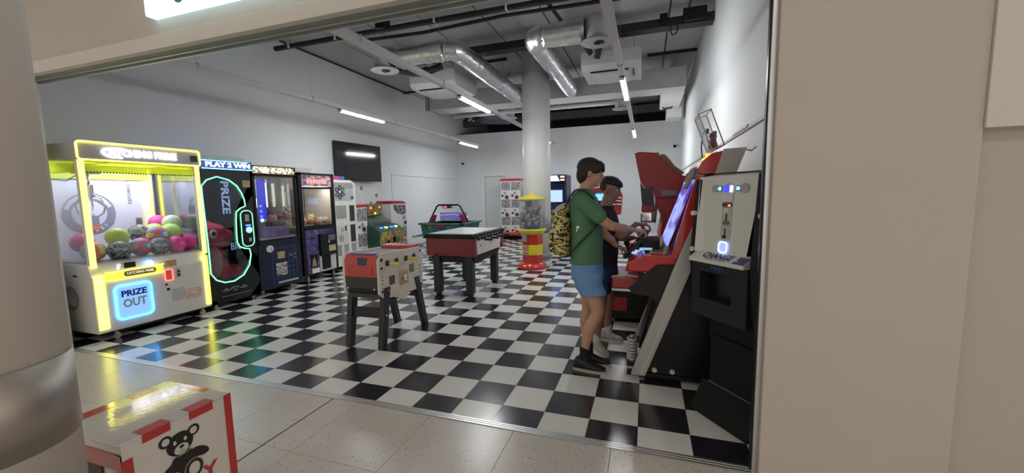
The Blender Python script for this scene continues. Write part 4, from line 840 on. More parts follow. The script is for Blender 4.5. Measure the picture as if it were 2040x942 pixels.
for k, (y, m) in enumerate(((5.42, neon_b), (5.60, neon_lg), (5.80, neon_b), (5.98, neon_lg))): part('glowing_rim', MB().lathe(-5.72, y, [(.05, .765), (.062, .785), (.05, .80), (.02, .802)], 16), m, ck)
part('mallet_holder', MB().box((-5.605, 5.52, .15), (-5.585, 5.56, .5)).box((-5.612, 5.70, .25), (-5.59, 5.84, .56), bev=.008), black, ck); part('coin_light', MB().box((-5.59, 5.73, .40), (-5.586, 5.80, .42)), whitep, ck); part('dial', MB().tube([(-5.595, 6.0+.05*math.cos(t*.5), .36+.06*math.sin(t*.5)) for t in range(13)], .009, 6), mat('dial_grey', (.4, .38, .35), .4), ck)
part('tooth_sticker', MB().prism([(5.28, .18), (5.40, .16), (5.42, .26), (5.30, .29)], 'x', -5.61, -5.606), mat('lilac_sticker', (.4, .32, .42)), ck)
c7 = thing('capsule_machine', 'wide white capsule machine with red top and dark oval window beside the crocodile game', 'capsule machine', (-6.1, 6.5, 0))
part('body', MB().box((-6.4, 6.19, .12), (-5.95, 6.84, 1.32), bev=.02), fm, c7); part('top', MB().prism([(6.17, 1.32), (6.86, 1.31), (6.70, 1.375), (6.25, 1.39)], 'x', -6.41, -5.94, bev=.006), redp, c7); part('base', MB().box((-6.38, 6.22, 0), (-6.0, 6.8, .12)), redp, c7)
part('oval_window', MB().prism([(6.27, 1.29), (6.80, 1.27), (6.82, 1.06), (6.62, 1.03), (6.42, 1.08), (6.29, 1.18)], 'x', -5.95, -5.944, bev=.002), patchy('oval_print', [(.03, .03, .05), (.08, .09, .12), (.35, .35, .4), (.05, .05, .08)], 11), c7)
for y, z, m in ((6.71, .96, 'knob_grey'), (6.76, .82, 'knob_dark_red'), (6.71, .36, 'knob_grey'), (6.74, .24, 'knob_dark_red')): part('knob', MB().cyl((-5.95, y, z), (-5.925, y, z), .045, n=18), _M[m], c7)
yzpanel('display_card', 6.66, .45, 6.81, .72, -5.95, capart, c7); yzpanel('display_card', 6.25, .45, 6.55, .72, -5.95, capart, c7)
# round stickers and TV
for y, z, lb in ((5.86, 1.71, 'left round red and white sticker below the television'), (6.42, 1.53, 'right round red and white sticker on the left wall')):
    s_ = thing('wall_sticker', lb, 'sticker', (RX0, y, z)); part('ring', MB().cyl((RX0, y, z), (RX0+.004, y, z), .045, n=24), mat('sticker_dark_red', (.10, .02, .025), .5), s_); part('centre', MB().cyl((RX0+.004, y, z), (RX0+.006, y, z), .018, n=20), whitep, s_)
tv = thing('television', 'black flat television mounted on the left wall', 'television', (RX0+.13, 5.68, 2.3), math.radians(-5.5))
part('casing', MB().box((-.022, -.72, -.43), (.022, .70, .44), bev=.006), black, tv, local=True); part('screen', MB().box((.022, -.695, -.395), (.025, .675, .425)), mat('tv_screen', (.010, .012, .016), .06, var=0, coat=.6), tv, local=True); part('wall_mount', MB().box((-.10, -.2, -.2), (-.02, .2, .2)), steel, tv, local=True)
# ================================================================ small red and white table football
red_b = mat('toy_red', (.50, .07, .06), .42, var=.02); dgrey = mat('toy_dark', (.030, .028, .027), .5, var=.1); legm = mat('leg_black', (.012, .014, .017), .5, var=.1)
f1 = thing('football_table', 'small table football with red and black ends and cream sides', 'football table', (-2.58, 1.33, 0))
cream = mat('side_cream', (.62, .57, .50), .42, var=.01)
side = [(.93, .55), (1.0, .485), (1.655, .455), (1.70, .50), (1.715, .85), (1.66, .925), (.985, .945), (.93, .88)]
for x0, x1 in ((-2.41, -2.38), (-2.81, -2.78)): part('side_panel', MB().prism(side, 'x', x0, x1, bev=.005), cream, f1)
part('end_panel', MB().prism([(.925, .715), (.925, .87), (.955, .925), (.985, .93), (.985, .715)], 'x', -2.78, -2.41, bev=.004), red_b, f1, 'red upper end panel')
part('end_trim', MB().prism([(.918, .735), (.918, .83), (.93, .83), (.93, .735)], 'x', -2.745, -2.45, bev=.003), mat('toy_red_dark', (.44, .05, .045), .4), f1)
part('end_panel', MB().prism([(.93, .60), (.925, .715), (.985, .715), (.985, .50), (.97, .545)], 'x', -2.78, -2.41, bev=.003), dgrey, f1, 'black lower end panel')
part('end_panel', MB().box((-2.78, 1.62, .50), (-2.41, 1.68, .92), bev=.01), red_b, f1, 'red far end panel')
part('bottom', MB().box((-2.78, .96, .50), (-2.41, 1.64, .54)), dgrey, f1)
part('playfield_cover', MB().box((-2.78, .985, .905), (-2.41, 1.56, .915)), glass('table_glass', (.75, .78, .8), .2, dull=.7, dcol=(.55, .57, .58)), f1)
part('playfield', MB().box((-2.78, .985, .70), (-2.41, 1.62, .72)), mat('pitch_green', (.10, .22, .12), .6), f1)
part('scoreboard', MB().box((-2.74, .965, .925), (-2.45, 1.0, .94), bev=.004), mat('toy_blue', (.03, .06, .30), .4), f1)
part('top_rail', MB().prism([(1.50, .92), (1.54, .95), (1.66, .955), (1.70, .92)], 'x', -2.79, -2.40, bev=.004), red_b, f1, 'red rail across the far end')
part('rule_sticker', MB().box((-2.62, .921, .83), (-2.52, .9245, .905)).box((-2.6, .919, .86), (-2.585, .9215, .875)), mat('sticker_navy', (.03, .04, .12), .5), f1)
for x in (-2.75, -2.44): part('screw', MB().cyl((x, .92, .60), (x, .93, .60), .009), chrome, f1)
rod = mat('rod_black', (.01, .01, .01), .4); yel = mat('handle_yellow', (.72, .55, .10), .4)
for k, (y, h) in enumerate(((1.06, True), (1.21, False), (1.38, True), (1.53, False))):
    part('rod_bush', MB().cyl((-2.382, y, .835-.0*k), (-2.372, y, .835), .030, n=20), rod, f1)
    part('rod', MB().cyl((-2.95 if not h else -2.8, y, .835), (-2.33 if h else -2.375, y, .835), .007, n=10), chrome, f1)
    if h: part('handle', MB().cyl((-2.345, y, .835), (-2.235, y, .835), .016, .019, n=14), yel, f1)
    else: part('handle', MB().cyl((-2.95, y, .835), (-2.84, y, .835), .016, .019, n=14), yel, f1)
    for q in range(2 if k in (0, 3) else 3): part('player_figure', MB().box((-2.68+q*.085, y-.008, .74), (-2.655+q*.085, y+.008, .86), bev=.004), red_b if k % 2 else mat('toy_blue', (.03, .06, .30)), f1)
part('ball_window', MB().box((-2.382, 1.08, .61), (-2.376, 1.17, .70), bev=.004), mat('hole_brown', (.10, .06, .04), .5), f1); part('ball_window', MB().box((-2.382, 1.44, .67), (-2.376, 1.53, .76), bev=.004), mat('hole_olive', (.22, .18, .08), .5), f1)
part('coin_plate', MB().box((-2.382, 1.25, .57), (-2.374, 1.40, .72), bev=.003), mat('coin_tan', (.50, .33, .18), .5), f1); part('coin_mechanism', MB().box((-2.374, 1.30, .61), (-2.355, 1.36, .67), bev=.004).cyl((-2.36, 1.33, .645), (-2.31, 1.33, .640), .010), chrome, f1)
part('ball_tray', MB().prism([(1.14, .475), (1.38, .475), (1.26, .425)], 'x', -2.39, -2.33, bev=.004), cream, f1)
sc_ = MB()
for y, z in ((.965, .80), (1.665, .88), (.965, .57), (1.665, .50)): sc_.cyl((-2.38, y, z), (-2.373, y, z), .012, n=12)
for z in (.60, .64, .68, .72): sc_.cyl((-2.38, .975, z), (-2.376, .975, z), .006, n=8); sc_.cyl((-2.38, 1.64, z), (-2.376, 1.64, z), .006, n=8)
part('bolts', sc_, blackm, f1)
part('corner_plate', MB().box((-2.382, .955, .865), (-2.376, .985, .895)), black, f1)
def leg1(x, yb, yt, zt=.60):
    mb = MB(); d = .045; mb.prism([(yb-d*.75, 0), (yb+d*.75, 0), (yt+d*1.0, zt), (yt-d*1.0, zt)], 'y' if False else 'x', x-.03, x+.03, bev=.004); return mb
for (x, yb, yt, xo) in ((-2.40, .945, 1.04, 1), (-2.77, .93, 1.02, -1), (-2.40, 1.74, 1.57, 1), (-2.77, 1.74, 1.57, -1)):
    lg = part('leg', leg1(x, yb, yt), legm, f1); part('bolt', MB().cyl((x+.03*xo, yt, .57), (x+.036*xo, yt, .57), .008).cyl((x+.03*xo, (yb+yt)/2, .33), (x+.036*xo, (yb+yt)/2, .33), .008), chrome, lg); part('foot', MB().cyl((x, yb, -.0), (x, yb, .012), .028), rubber, lg)
part('stretcher', MB().box((-2.77, .965, .30), (-2.40, .99, .40), bev=.004), legm, f1); part('stretcher', MB().box((-2.77, 1.63, .36), (-2.40, 1.655, .46), bev=.004), legm, f1); part('stretcher', MB().box((-2.43, 1.0, .43), (-2.40, 1.62, .49), bev=.004), legm, f1)

# ================================================================ large dark red table football
f2 = thing('football_table', 'large dark red table football with a frosted glass top and black legs', 'football table', (-2.68, 3.57, 0))
dred = mat('table_red', (.20, .012, .022), .4, var=.03); tw = mat('table_white', (.60, .58, .55), .45, var=.02)
part('body', MB().box((-3.03, 3.02, .60), (-2.33, 4.12, .86)), dred, f2)
for y0, y1 in ((2.97, 3.05), (4.10, 4.18)):
    part('end_panel', MB().prism([(-3.08, .63), (-3.05, .60), (-2.96, .60), (-2.92, .635), (-2.55, .635), (-2.50, .60), (-2.31, .595), (-2.29, .62), (-2.29, .865), (-3.08, .865)], 'y', y0, y1, bev=.008), dred, f2)
part('side_panel', MB().box((-2.34, 3.05, .615), (-2.31, 4.10, .88), bev=.004), tw, f2); part('side_panel', MB().box((-3.06, 3.05, .615), (-3.03, 4.10, .88), bev=.004), tw, f2)
part('side_cutout', MB().box((-2.315, 3.05, .62), (-2.305, 3.09, .70)).box((-2.315, 4.06, .62), (-2.305, 4.1, .70)), dred, f2)
tr_ = MB().prism([(-3.10, .865), (-3.10, .90), (-3.06, .925), (-2.32, .925), (-2.27, .90), (-2.27, .865)], 'y', 2.95, 3.07, bev=.006).prism([(-3.10, .865), (-3.10, .90), (-3.06, .925), (-2.32, .925), (-2.27, .90), (-2.27, .865)], 'y', 4.08, 4.20, bev=.006).box((-3.10, 3.0, .885), (-2.99, 4.15, .925), bev=.006).box((-2.38, 3.0, .885), (-2.27, 4.15, .925), bev=.006)
part('top_rim', tr_, blackm, f2)
part('glass_top', MB().box((-3.06, 3.02, .924), (-2.34, 4.15, .930)), mat('frosted_top', (.44, .47, .46), .25, var=.02), f2)
for k in range(8):
    y = 3.14+k*.125; a = k % 2 == 0
    part('rod', MB().cyl((-2.42 if a else -3.35, y, .845), (-2.17 if a else -2.3, y, .845), .008, n=8), chrome, f2)
    part('rod_bush', MB().cyl((-2.31, y, .845), (-2.285, y, .845), .022, n=12), black, f2)
    part('handle', MB().cyl((-2.20 if a else -3.3, y, .845), (-2.08 if a else -3.2, y, .845), .018, n=12), black, f2)
    if not a: part('rod_end', MB().cyl((-2.285, y, .845), (-2.24, y, .845), .010, n=8), black, f2)
part('coin_button', MB().cyl((-2.31, 3.22, .74), (-2.302, 3.22, .74), .012).cyl((-2.31, 3.62, .75), (-2.302, 3.62, .75), .010), black, f2)
part('apron', MB().prism([(3.06, .60), (3.06, .54), (3.16, .48), (4.02, .52), (4.08, .56), (4.08, .60)], 'x', -2.38, -2.34), blackm, f2); part('apron', MB().prism([(3.06, .60), (3.06, .54), (3.16, .48), (4.02, .52), (4.08, .56), (4.08, .60)], 'x', -3.04, -3.0), blackm, f2); part('apron', MB().box((-2.98, 3.06, .50), (-2.40, 3.10, .61)), blackm, f2)
for x in (-2.95, -2.42):
    for y in (3.08, 4.06):
        lg = part('leg', MB().box((x-.055, y-.055, .035), (x+.055, y+.055, .60), bev=.006), legm, f2); part('foot', MB().cyl((x, y, 0), (x, y, .035), .045, n=20), rubber, lg)

# ================================================================ air hockey table
ah = thing('air_hockey_table', 'green and blue children air hockey table with a black overhead score arch', 'air hockey table', (-4.8, 7.1, 0))
part('body', MB().prism([(-5.34, .42), (-5.42, .78), (-4.24, .78), (-4.32, .42)], 'y', 6.62, 7.72, bev=.02), patchy('hockey_print', [(.02, .09, .05), (.05, .13, .20), (.03, .07, .16), (.04, .14, .06), (.25, .24, .06)], 4.5, detail=4), ah)
part('rim', MB().box((-5.46, 6.58, .77), (-5.36, 7.76, .81), bev=.012).box((-4.30, 6.58, .77), (-4.20, 7.76, .81), bev=.012).box((-5.46, 6.58, .77), (-4.20, 6.68, .81), bev=.012).box((-5.46, 7.66, .77), (-4.20, 7.76, .81), bev=.012), mat('rim_green', (.05, .19, .08), .4), ah)
part('play_surface', MB().box((-5.37, 6.67, .77), (-4.29, 7.67, .78)), mat('hockey_white', (.7, .7, .75), .2), ah)
part('arch', MB().tube([(-5.37, 7.0, .80), (-5.32, 7.0, .90), (-5.13, 7.0, 1.22), (-5.07, 7.0, 1.255), (-4.53, 7.0, 1.255), (-4.47, 7.0, 1.22), (-4.30, 7.0, .92), (-4.26, 7.0, .80)], .022, 10), black, ah)
part('score_box', MB().box((-4.95, 6.96, 1.17), (-4.72, 7.04, 1.245), bev=.01), mat('score_dark', (.08, .01, .03), .4), ah); part('score_digits', MB().box((-4.92, 6.955, 1.19), (-4.82, 6.96, 1.225)), mat('digit_red', (.5, .1, .1), .4, emit=(1, .15, .2), es=.8, var=0), ah); part('score_lamp', MB().ell((-4.66, 7.0, 1.205), (.04, .03, .025)), whitep, ah)
pk = mat('hockey_magenta', (.22, .02, .08), .4)
for s, x in ((1, -5.30), (-1, -4.33)): part('arch_bracket', MB().prism([(x-.07, .79), (x+.07, .79), (x+.10*s+.04, 1.0), (x+.10*s-.06, 1.0)], 'y', 6.95, 7.05, bev=.01), pk, ah)
part('uv_tube', MB().tube([(-5.20, 7.3, .98), (-4.8, 7.3, 1.0), (-4.4, 7.3, .93)], .010, 8), mat('uv_violet', (.3, .2, .9), .3, emit=(.22, .12, 1), es=4, var=0), ah); part('clear_hood', MB().box((-5.2, 7.28, .84), (-4.42, 7.285, 1.05)), glass('violet_film', (.75, .75, 1.0), .06, dull=.25, dcol=(.45, .45, .85)), ah)
part('leg', MB().box((-5.25, 6.7, 0), (-5.1, 6.85, .44), bev=.01), blackm, ah); part('leg', MB().box((-4.6, 6.7, 0), (-4.45, 6.85, .44), bev=.01), blackm, ah); part('leg', MB().box((-5.25, 7.5, 0), (-5.1, 7.65, .44), bev=.01), blackm, ah); part('leg', MB().box((-4.6, 7.5, 0), (-4.45, 7.65, .44), bev=.01), blackm, ah)
part('side_rail', MB().tube([(-5.42, 6.3, .50), (-5.42, 6.75, .50)], .03, 8), alu, ah)
part('goal', MB().box((-4.98, 6.575, .70), (-4.72, 6.60, .775)), pk, ah)

# ================================================================ red and yellow capsule dispenser
gx, gy = -2.15, 5.49
gm = thing('capsule_dispenser', 'round red and yellow toy capsule dispenser with a clear drum in front of the pillar', 'capsule dispenser', (gx, gy, 0))
gred = mat('dispenser_red', (.50, .03, .02), .3, var=.02, coat=.4); gyel = mat('dispenser_yellow', (.72, .60, .03), .35, var=.02, coat=.3)
part('base', MB().lathe(gx, gy, [(.29, .0), (.30, .03), (.29, .07), (.24, .115), (.225, .13)], 40), gred, gm)
part('column', MB().lathe(gx, gy, [(.215, .12), (.215, .70)], 8, smooth=False), gred, gm)
part('yellow_band', MB().lathe(gx, gy, [(.22, .285), (.222, .285), (.222, .49), (.22, .49)], 8, smooth=False), gyel, gm)
part('collar', MB().lathe(gx, gy, [(.22, .69), (.27, .75), (.29, .78), (.29, .80), (.26, .805)], 40), gyel, gm)
part('drum', MB().lathe(gx, gy, [(.262, .80), (.262, 1.395)], 8, smooth=False) if False else (lambda m: m)(MB().lathe(gx, gy, [(.262, .805), (.264, 1.39)], 8, smooth=False)), glass('drum_plastic', (.93, .94, .96), .12, dull=.10, dcol=(.6, .62, .66)), gm)
part('roof', MB().lathe(gx, gy, [(.30, 1.385), (.30, 1.40), (.20, 1.44), (.08, 1.48), (.03, 1.505), (.001, 1.51)], 8, smooth=False), gyel, gm)
part('rim_frame', MB().lathe(gx, gy, [(.262, 1.36), (.27, 1.36), (.27, 1.39), (.262, 1.39)], 8, smooth=False), mat('clear_rim', (.5, .52, .55), .3), gm)
part('blue_bowl', MB().lathe(gx, gy, [(.16, .81), (.19, .90), (.15, .93), (.001, .95)], 24), mat('bowl_blue', (.05, .09, .40), .4), gm)
def on_face(r, a, dz0, dz1, w_, th=.006):
    c_, s_ = math.cos(a), math.sin(a); M = Matrix(((-s_, c_, 0, gx+c_*r), (c_, s_, 0, gy+s_*r), (0, 0, 1, 0), (0, 0, 0, 1)))
    return MB().box((-w_/2, 0, dz0), (w_/2, th, dz1), M=M)
fa = math.radians(-112.5); fr_ = .215*math.cos(math.radians(22.5))
part('coin_mechanism', on_face(fr_, fa, .56, .72, .085, .05), alu, gm); part('label_sheet', on_face(fr_+.008, fa, .30, .475, .13), patchy('label_print', [(.55, .5, .45), (.5, .12, .08), (.2, .15, .15), (.6, .45, .3)], 24), gm); part('blue_sticker', on_face(fr_, fa, .20, .235, .07), mat('toy_blue', (.03, .06, .30)), gm)
part('side_label', on_face(fr_+.008, math.radians(-67.5), .30, .47, .12), gyel, gm); part('inner_card', on_face(.10, fa, 1.23, 1.36, .16), capart, gm)
capm = [('pink', (.55, .22, .28)), ('white', (.6, .58, .54)), ('yellow', (.58, .50, .20)), ('blue', (.10, .16, .38)), ('green', (.15, .40, .20)), ('dark', (.10, .08, .12))]
cps = []
rnd = random.Random(3)
tries = 0
while len(cps) < 52 and tries < 40000:
    tries += 1
    a, r, z = rnd.uniform(0, 2*math.pi), .20*math.sqrt(rnd.uniform(.1, 1)), rnd.uniform(.88, 1.24)
    if z > 1.10 and rnd.random() < .5: continue
    p = (gx+r*math.cos(a), gy+r*math.sin(a), z)
    if all(math.dist(p, q) > .074 for q in cps): cps.append(p)
for k, p in enumerate(cps):
    n_, c_ = capm[rnd.choice((0, 1, 1, 2, 0, 3, 4, 5))]
    if k == 0: capmesh = {}
    if n_ not in capmesh:
        me = MB().ell((0, 0, 0), .037, 12, 8).mesh('toy_capsule'); me.materials.append(mat('capsule_'+n_, c_, .3)); capmesh[n_] = me
    o = bpy.data.objects.new('toy_capsule', capmesh[n_]); o.location = p; COL.objects.link(o)
    props(o, n_ + ' toy capsule heaped in the clear drum of the red and yellow dispenser', 'capsule', n_ + ' capsules in the clear drum')

# ================================================================ back wall capsule tower, blue and red cabinets
g2 = thing('capsule_machine', 'tall white capsule machine with three rows of displays and red top beside the back door', 'capsule machine', (-4.27, 10.65, 0))
part('body', MB().box((-4.62, 10.42, .12), (-3.92, 11.0, 1.95), bev=.01), fm, g2); part('top', MB().prism([(-4.64, 1.95), (-3.90, 1.95), (-3.94, 2.02), (-4.60, 2.02)], 'y', 10.40, 11.0, bev=.006), redp, g2)
part('base', MB().box((-4.58, 10.44, 0), (-3.96, 10.95, .12)), blackm, g2); part('red_kick_bar', MB().box((-4.62, 10.20, .14), (-3.92, 10.44, .24), bev=.03), mat('bar_red', (.5, .03, .03), .4), g2)
for tier in range(3):
    for c in range(2):
        x0, z0 = -4.61+c*.35, 1.34-tier*.58
        part('display_card', MB().box((x0+.02, 10.412, z0+.30), (x0+.33, 10.42, z0+.57)), patchy('capsule_print_b', [(.10, .10, .12), (.36, .34, .35), (.20, .19, .22), (.45, .40, .40), (.14, .13, .16)], 40, kind='voronoi'), g2)
        part('knob', MB().cyl((x0+.14, 10.42, z0+.21), (x0+.14, 10.40, z0+.21), .045, n=18), mat('knob_grey', (.35, .33, .33), .4), g2); part('knob_dial', MB().cyl((x0+.21, 10.42, z0+.07), (x0+.21, 10.395, z0+.07), .06, n=18), mat('knob_dark_red', (.16, .02, .03), .35), g2)
        part('coin_slot', MB().box((x0+.02, 10.412, z0+.09), (x0+.09, 10.42, z0+.15)), black, g2)
ba = thing('arcade_cabinet', 'blue racing arcade cabinet with lit screens behind the pillar', 'arcade machine', (-2.55, 9.7, 0))
nv = mat('cab_navy', (.01, .015, .06), .35)
part('body', MB().prism([(9.35, .05), (9.35, .75), (9.55, .95), (9.62, 1.18), (9.50, 1.80), (9.35, 1.85), (9.35, 2.05), (10.3, 2.05), (10.3, .05)], 'x', -2.98, -2.22, bev=.01), nv, ba)
part('screen', MB().prism([(-2.90, 1.25), (-2.34, 1.25), (-2.34, 1.60), (-2.90, 1.60)], 'y', 9.50, 9.52), mat('screen_blue', (.3, .4, .8), .3, emit=(.34, .50, 1.0), es=.8, var=0), ba)
part('marquee', MB().prism([(-2.95, 1.86), (-2.38, 1.86), (-2.46, 2.02), (-2.95, 2.02)], 'y', 9.335, 9.345), mat('marquee_light', (.5, .6, .9), .3, emit=(.55, .78, 1.0), es=.9, var=0), ba)
for z in (1.87, 1.96): part('marquee_lamp', MB().box((-2.36, 9.33, z), (-2.24, 9.345, z+.045), bev=.004), mat('lamp_orange', (.8, .3, .2), .3, emit=(1, .35, .2), es=2.2, var=0), ba)
part('side_wing', MB().prism([(9.30, 1.60), (9.30, 2.04), (9.6, 1.9), (9.6, 1.6)], 'x', -2.225, -2.17, bev=.006), nv, ba)
part('steering_wheel', MB().tube([(-2.6+.15*math.cos(t*.524), 9.30+.06*math.sin(t*.524), 1.08+.14*math.sin(t*.524)) for t in range(12)], .016, 8, closed=True), black, ba)
part('seat', MB().box((-2.85, 8.75, .1), (-2.35, 9.1, .45), bev=.04).box((-2.85, 8.65, .4), (-2.35, 8.78, 1.05), bev=.04), patchy('seat_yellow', [(.04, .04, .05), (.35, .3, .05)], 4), ba)
part('base', MB().box((-2.95, 8.65, .02), (-2.25, 9.5, .12), bev=.01), blackm, ba)
ra = thing('arcade_cabinet', 'red arcade cabinet with chrome bars seen between the boys near the back wall', 'arcade machine', (-.88, 8.3, 0))
rr_ = mat('arcade_red', (.42, .02, .02), .32, var=.05)
part('body', MB().prism([(8.0, .0), (8.0, .85), (8.2, 1.0), (8.1, 1.45), (7.95, 1.5), (7.95, 1.62), (8.7, 1.62), (8.7, .0)], 'x', -1.25, -.72, bev=.02), rr_, ra)
part('screen', MB().box((-1.2, 8.05, 1.30), (-.78, 8.07, 1.47)), mat('screen_blue2', (.1, .3, .8), .3, emit=(.12, .4, 1.0), es=1.3, var=0), ra)
part('side_fairing', MB().prism([(-.72, .95), (-.57, .95), (-.54, 1.45), (-.60, 1.52), (-.72, 1.48)], 'y', 7.95, 8.3, bev=.01), rr_, ra)
for z in (1.20, 1.28, 1.36): part('chrome_bar', MB().tube([(-.76, 7.92, z), (-.66, 7.90, z+.015), (-.57, 7.93, z)], .022, 8), chrome, ra)
part('chrome_ring', MB().tube([(-.82+.07*math.cos(t*.6), 7.93, 1.22+.09*math.sin(t*.6)) for t in range(10)], .014, 8), chrome, ra)

def smooth_screen():
    m = patchy('race_screen', [(.03, .012, .16), (.06, .04, .32), (.10, .10, .50), (.28, .36, .80), (.06, .03, .28)], 3.2, emit=.85, stretch=(1, .5, 1.2), detail=1)
    for n in m.node_tree.nodes:
        if n.type == 'VALTORGB': n.color_ramp.interpolation = 'LINEAR'
    return m
# ================================================================ racing cabinet 1 (nearest)
rd = mat('racer_red', (.50, .018, .018), .26, var=.03, coat=.5); rdk = mat('racer_dark_red', (.33, .014, .016), .38, var=.05); silver = mat('silver_trim', (.46, .45, .43), .38, .35, var=.04)
A0, A1 = 1.0, 1.87
r1 = thing('racing_cabinet', 'nearest red racing cabinet with silver side strut and steering wheel', 'arcade machine', (.45, 1.43, 0))
sidep = [(-.03, .05), (.30, .05), (.95, .05), (.95, 1.60), (.42, 1.60), (.36, 1.40), (.20, 1.00), (.24, .92), (.30, .80)]
sidep = [(.04, .06), (.95, .06), (.95, 1.58), (.40, 1.58), (.385, 1.45), (.37, .95)]
for a in (A0, A1-.035): part('side_panel', MB().prism(sidep, 'y', a, a+.035, bev=.003), black, r1)
part('body', MB().prism([(.40, .12), (.94, .12), (.94, 1.57), (.50, 1.57), (.40, 1.0)], 'y', A0+.035, A1-.035), blackm, r1)
part('lower_console', MB().prism([(.05, .30), (.36, .10), (.36, .95), (.22, .93), (.14, .60)], 'y', A0+.2, A1-.2, bev=.01), black, r1)
strut = [(-.07, .03), (.037, .03), (.345, .90), (.372, 1.25), (.262, 1.02)]
strut = [(-.07, .03), (.04, .03), (.352, .885), (.372, 1.27), (.27, 1.01)]
for a in (A0-.012, A1-.03): part('side_strut', MB().prism(strut, 'y', a, a+.042, bev=.004), silver, r1, 'silver side strut')
part('strut_groove', MB().prism([(.005, .035), (.012, .035), (.33, .90), (.322, .90)], 'y', A0-.015, A0-.010), mat('groove_light', (.6, .6, .6), .4), r1)
for ya, yb in ((A0-.01, A0+.05), (A1-.05, A1)): part('base_rail', MB().box((-.10, ya, .025), (.95, yb, .055), bev=.003), black, r1)
for x in (.02, .8):
    for y in (A0+.02, A1-.03): part('levelling_foot', MB().cyl((x, y, 0), (x, y, .012), .028).cyl((x, y, 0), (x, y, .04), .01), mat('foot_brass', (.35, .3, .2), .4, .8), r1)
for x in (.11, .24): part('side_knob', MB().cyl((x, A0-.002, .09), (x, A0-.018, .09), .019), mat('knob_pale', (.5, .5, .42), .4), r1)
cw = MB()
for k in range(7): cw.tube([(-.07+.035*math.cos(t*.524), A0+.30+.05*math.sin(t*.524), .05+k*.028) for t in range(12)], .012, 6, closed=True)
part('spring_stack', cw, mat('spring_white', (.55, .55, .55), .4), r1); part('spring_post', MB().cyl((-.07, A0+.30, .02), (-.07, A0+.30, .25), .02), alu, r1)
# red front edge beside the screen and screen
edge = [(.19, .97), (.27, 1.01), (.372, 1.27), (.405, 1.60), (.355, 1.60), (.20, 1.02)]
for a in (A0-.004, A1-.04): part('screen_side', MB().prism([(.205, .97), (.25, .97), (.38, 1.28), (.43, 1.60), (.375, 1.60)], 'y', a, a+.044, bev=.003), rd, r1)
part('screen', MB().prism([(.17, 1.05), (.185, 1.045), (.375, 1.58), (.36, 1.585)], 'y', A0+.06, A1-.06), smooth_screen(), r1)
part('screen_bezel', MB().prism([(.145, 1.00), (.18, 1.0), (.20, 1.06), (.17, 1.08)], 'y', A0+.03, A1-.03, bev=.006), mat('smoke_clear', (.22, .22, .22), .2), r1)
part('screen_bezel', MB().prism([(.345, 1.57), (.40, 1.57), (.42, 1.66), (.375, 1.65)], 'y', A0+.03, A1-.03, bev=.006), mat('smoke_clear', (.22, .22, .22), .2), r1)
# marquee
mq = [(.375, 1.625), (.41, 1.60), (.62, 1.61), (.68, 1.775), (.56, 1.775), (.47, 1.755), (.41, 1.70)]
part('marquee', MB().prism(mq, 'y', A0+.02, A1-.02, bev=.008), rd, r1); part('marquee_side', MB().prism([(.495, 1.605), (.63, 1.61), (.69, 1.785), (.545, 1.78)], 'y', A0-.01, A0+.022, bev=.003), mat('marquee_grey', (.50, .46, .44), .4, var=.05), r1)
part('marquee_side', MB().prism([(.495, 1.605), (.63, 1.61), (.69, 1.785), (.545, 1.78)], 'y', A1-.022, A1+.01, bev=.003), mat('marquee_grey', (.50, .46, .44)), r1)
part('marquee_bracket', MB().tube([(.66, A0-.005, 1.775), (.72, A0-.005, 1.76), (.745, A0-.005, 1.785)], .006, 6), alu, r1)
for z, x in ((1.745, .445), (1.715, .425)): part('marquee_lamp', MB().box((x-.008, A0+.03, z-.011), (x+.03, A0+.10, z+.011), bev=.003), mat('lamp_orange2', (.9, .3, .1), .3, emit=(1, .22, .03), es=2.5, var=0), r1)
part('top_cover', MB().prism([(.42, 1.58), (.95, 1.58), (.95, 1.50), (.80, 1.60), (.60, 1.61), (.42, 1.61)], 'y', A0+.02, A1-.02), black, r1)
part('visor', MB().prism([(.315, 1.50), (.36, 1.60), (.375, 1.665), (.33, 1.64), (.29, 1.50)], 'y', A0+.005, A0+.09, bev=.008), mat('smoke_clear', (.22, .22, .22), .2), r1)
# dashboard
part('dashboard', MB().prism([(-.11, .93), (-.10, .86), (.05, .865), (.115, .92), (.25, .93), (.25, 1.0), (.08, 1.0), (.0, .985)], 'y', A0+.03, A1-.03, bev=.012), rd, r1)
part('dash_lower', MB().prism([(-.25, .745), (-.05, .775), (.02, .73), (.02, .655), (-.25, .655)], 'y', A0+.30, A1-.03, bev=.012), rd, r1); part('dash_trim', MB().prism([(-.25, .765), (-.12, .79), (-.02, .775), (-.03, .76), (-.12, .772), (-.25, .75)], 'y', A0+.29, A0+.31, bev=.002), silver, r1)
part('dash_centre', MB().prism([(-.14, .80), (.24, .80), (.24, .95), (-.02, .95), (-.12, .88)], 'y', A0+.35, A1-.1, bev=.01), rd, r1)
part('dash_side', MB().prism([(.05, .865), (.115, .92), (.36, .93), (.36, .50), (.20, .50), (.08, .66), (-.06, .68), (-.10, .72)], 'y', A0+.05, A0+.08), mat('dash_brown', (.010, .007, .005), .6), r1)
part('cross_bar', MB().box((-.25, A0+.34, .625), (-.02, A0+.37, .645)), alu, r1); part('pedal_box', MB().prism([(-.02, .10), (.25, .10), (.25, .62), (.10, .62)], 'y', A0+.4, A1-.1, bev=.008), black, r1)
part('dash_display', MB().box((-.08, A0+.10, .995), (.02, A0+.30, 1.0), bev=.002), patchy('dash_screen', [(.02, .02, .10), (.6, .65, .8), (.05, .05, .4)], 12, emit=.6), r1)
part('dash_cover', MB().box((.06, A0+.06, 1.0), (.20, A0+.30, 1.018), bev=.006), mat('copper_clear', (.30, .15, .08), .3), r1)
part('wheel_housing', MB().box((.0, A0+.22, 1.0), (.14, A0+.5, 1.10), bev=.02), blackm, r1)
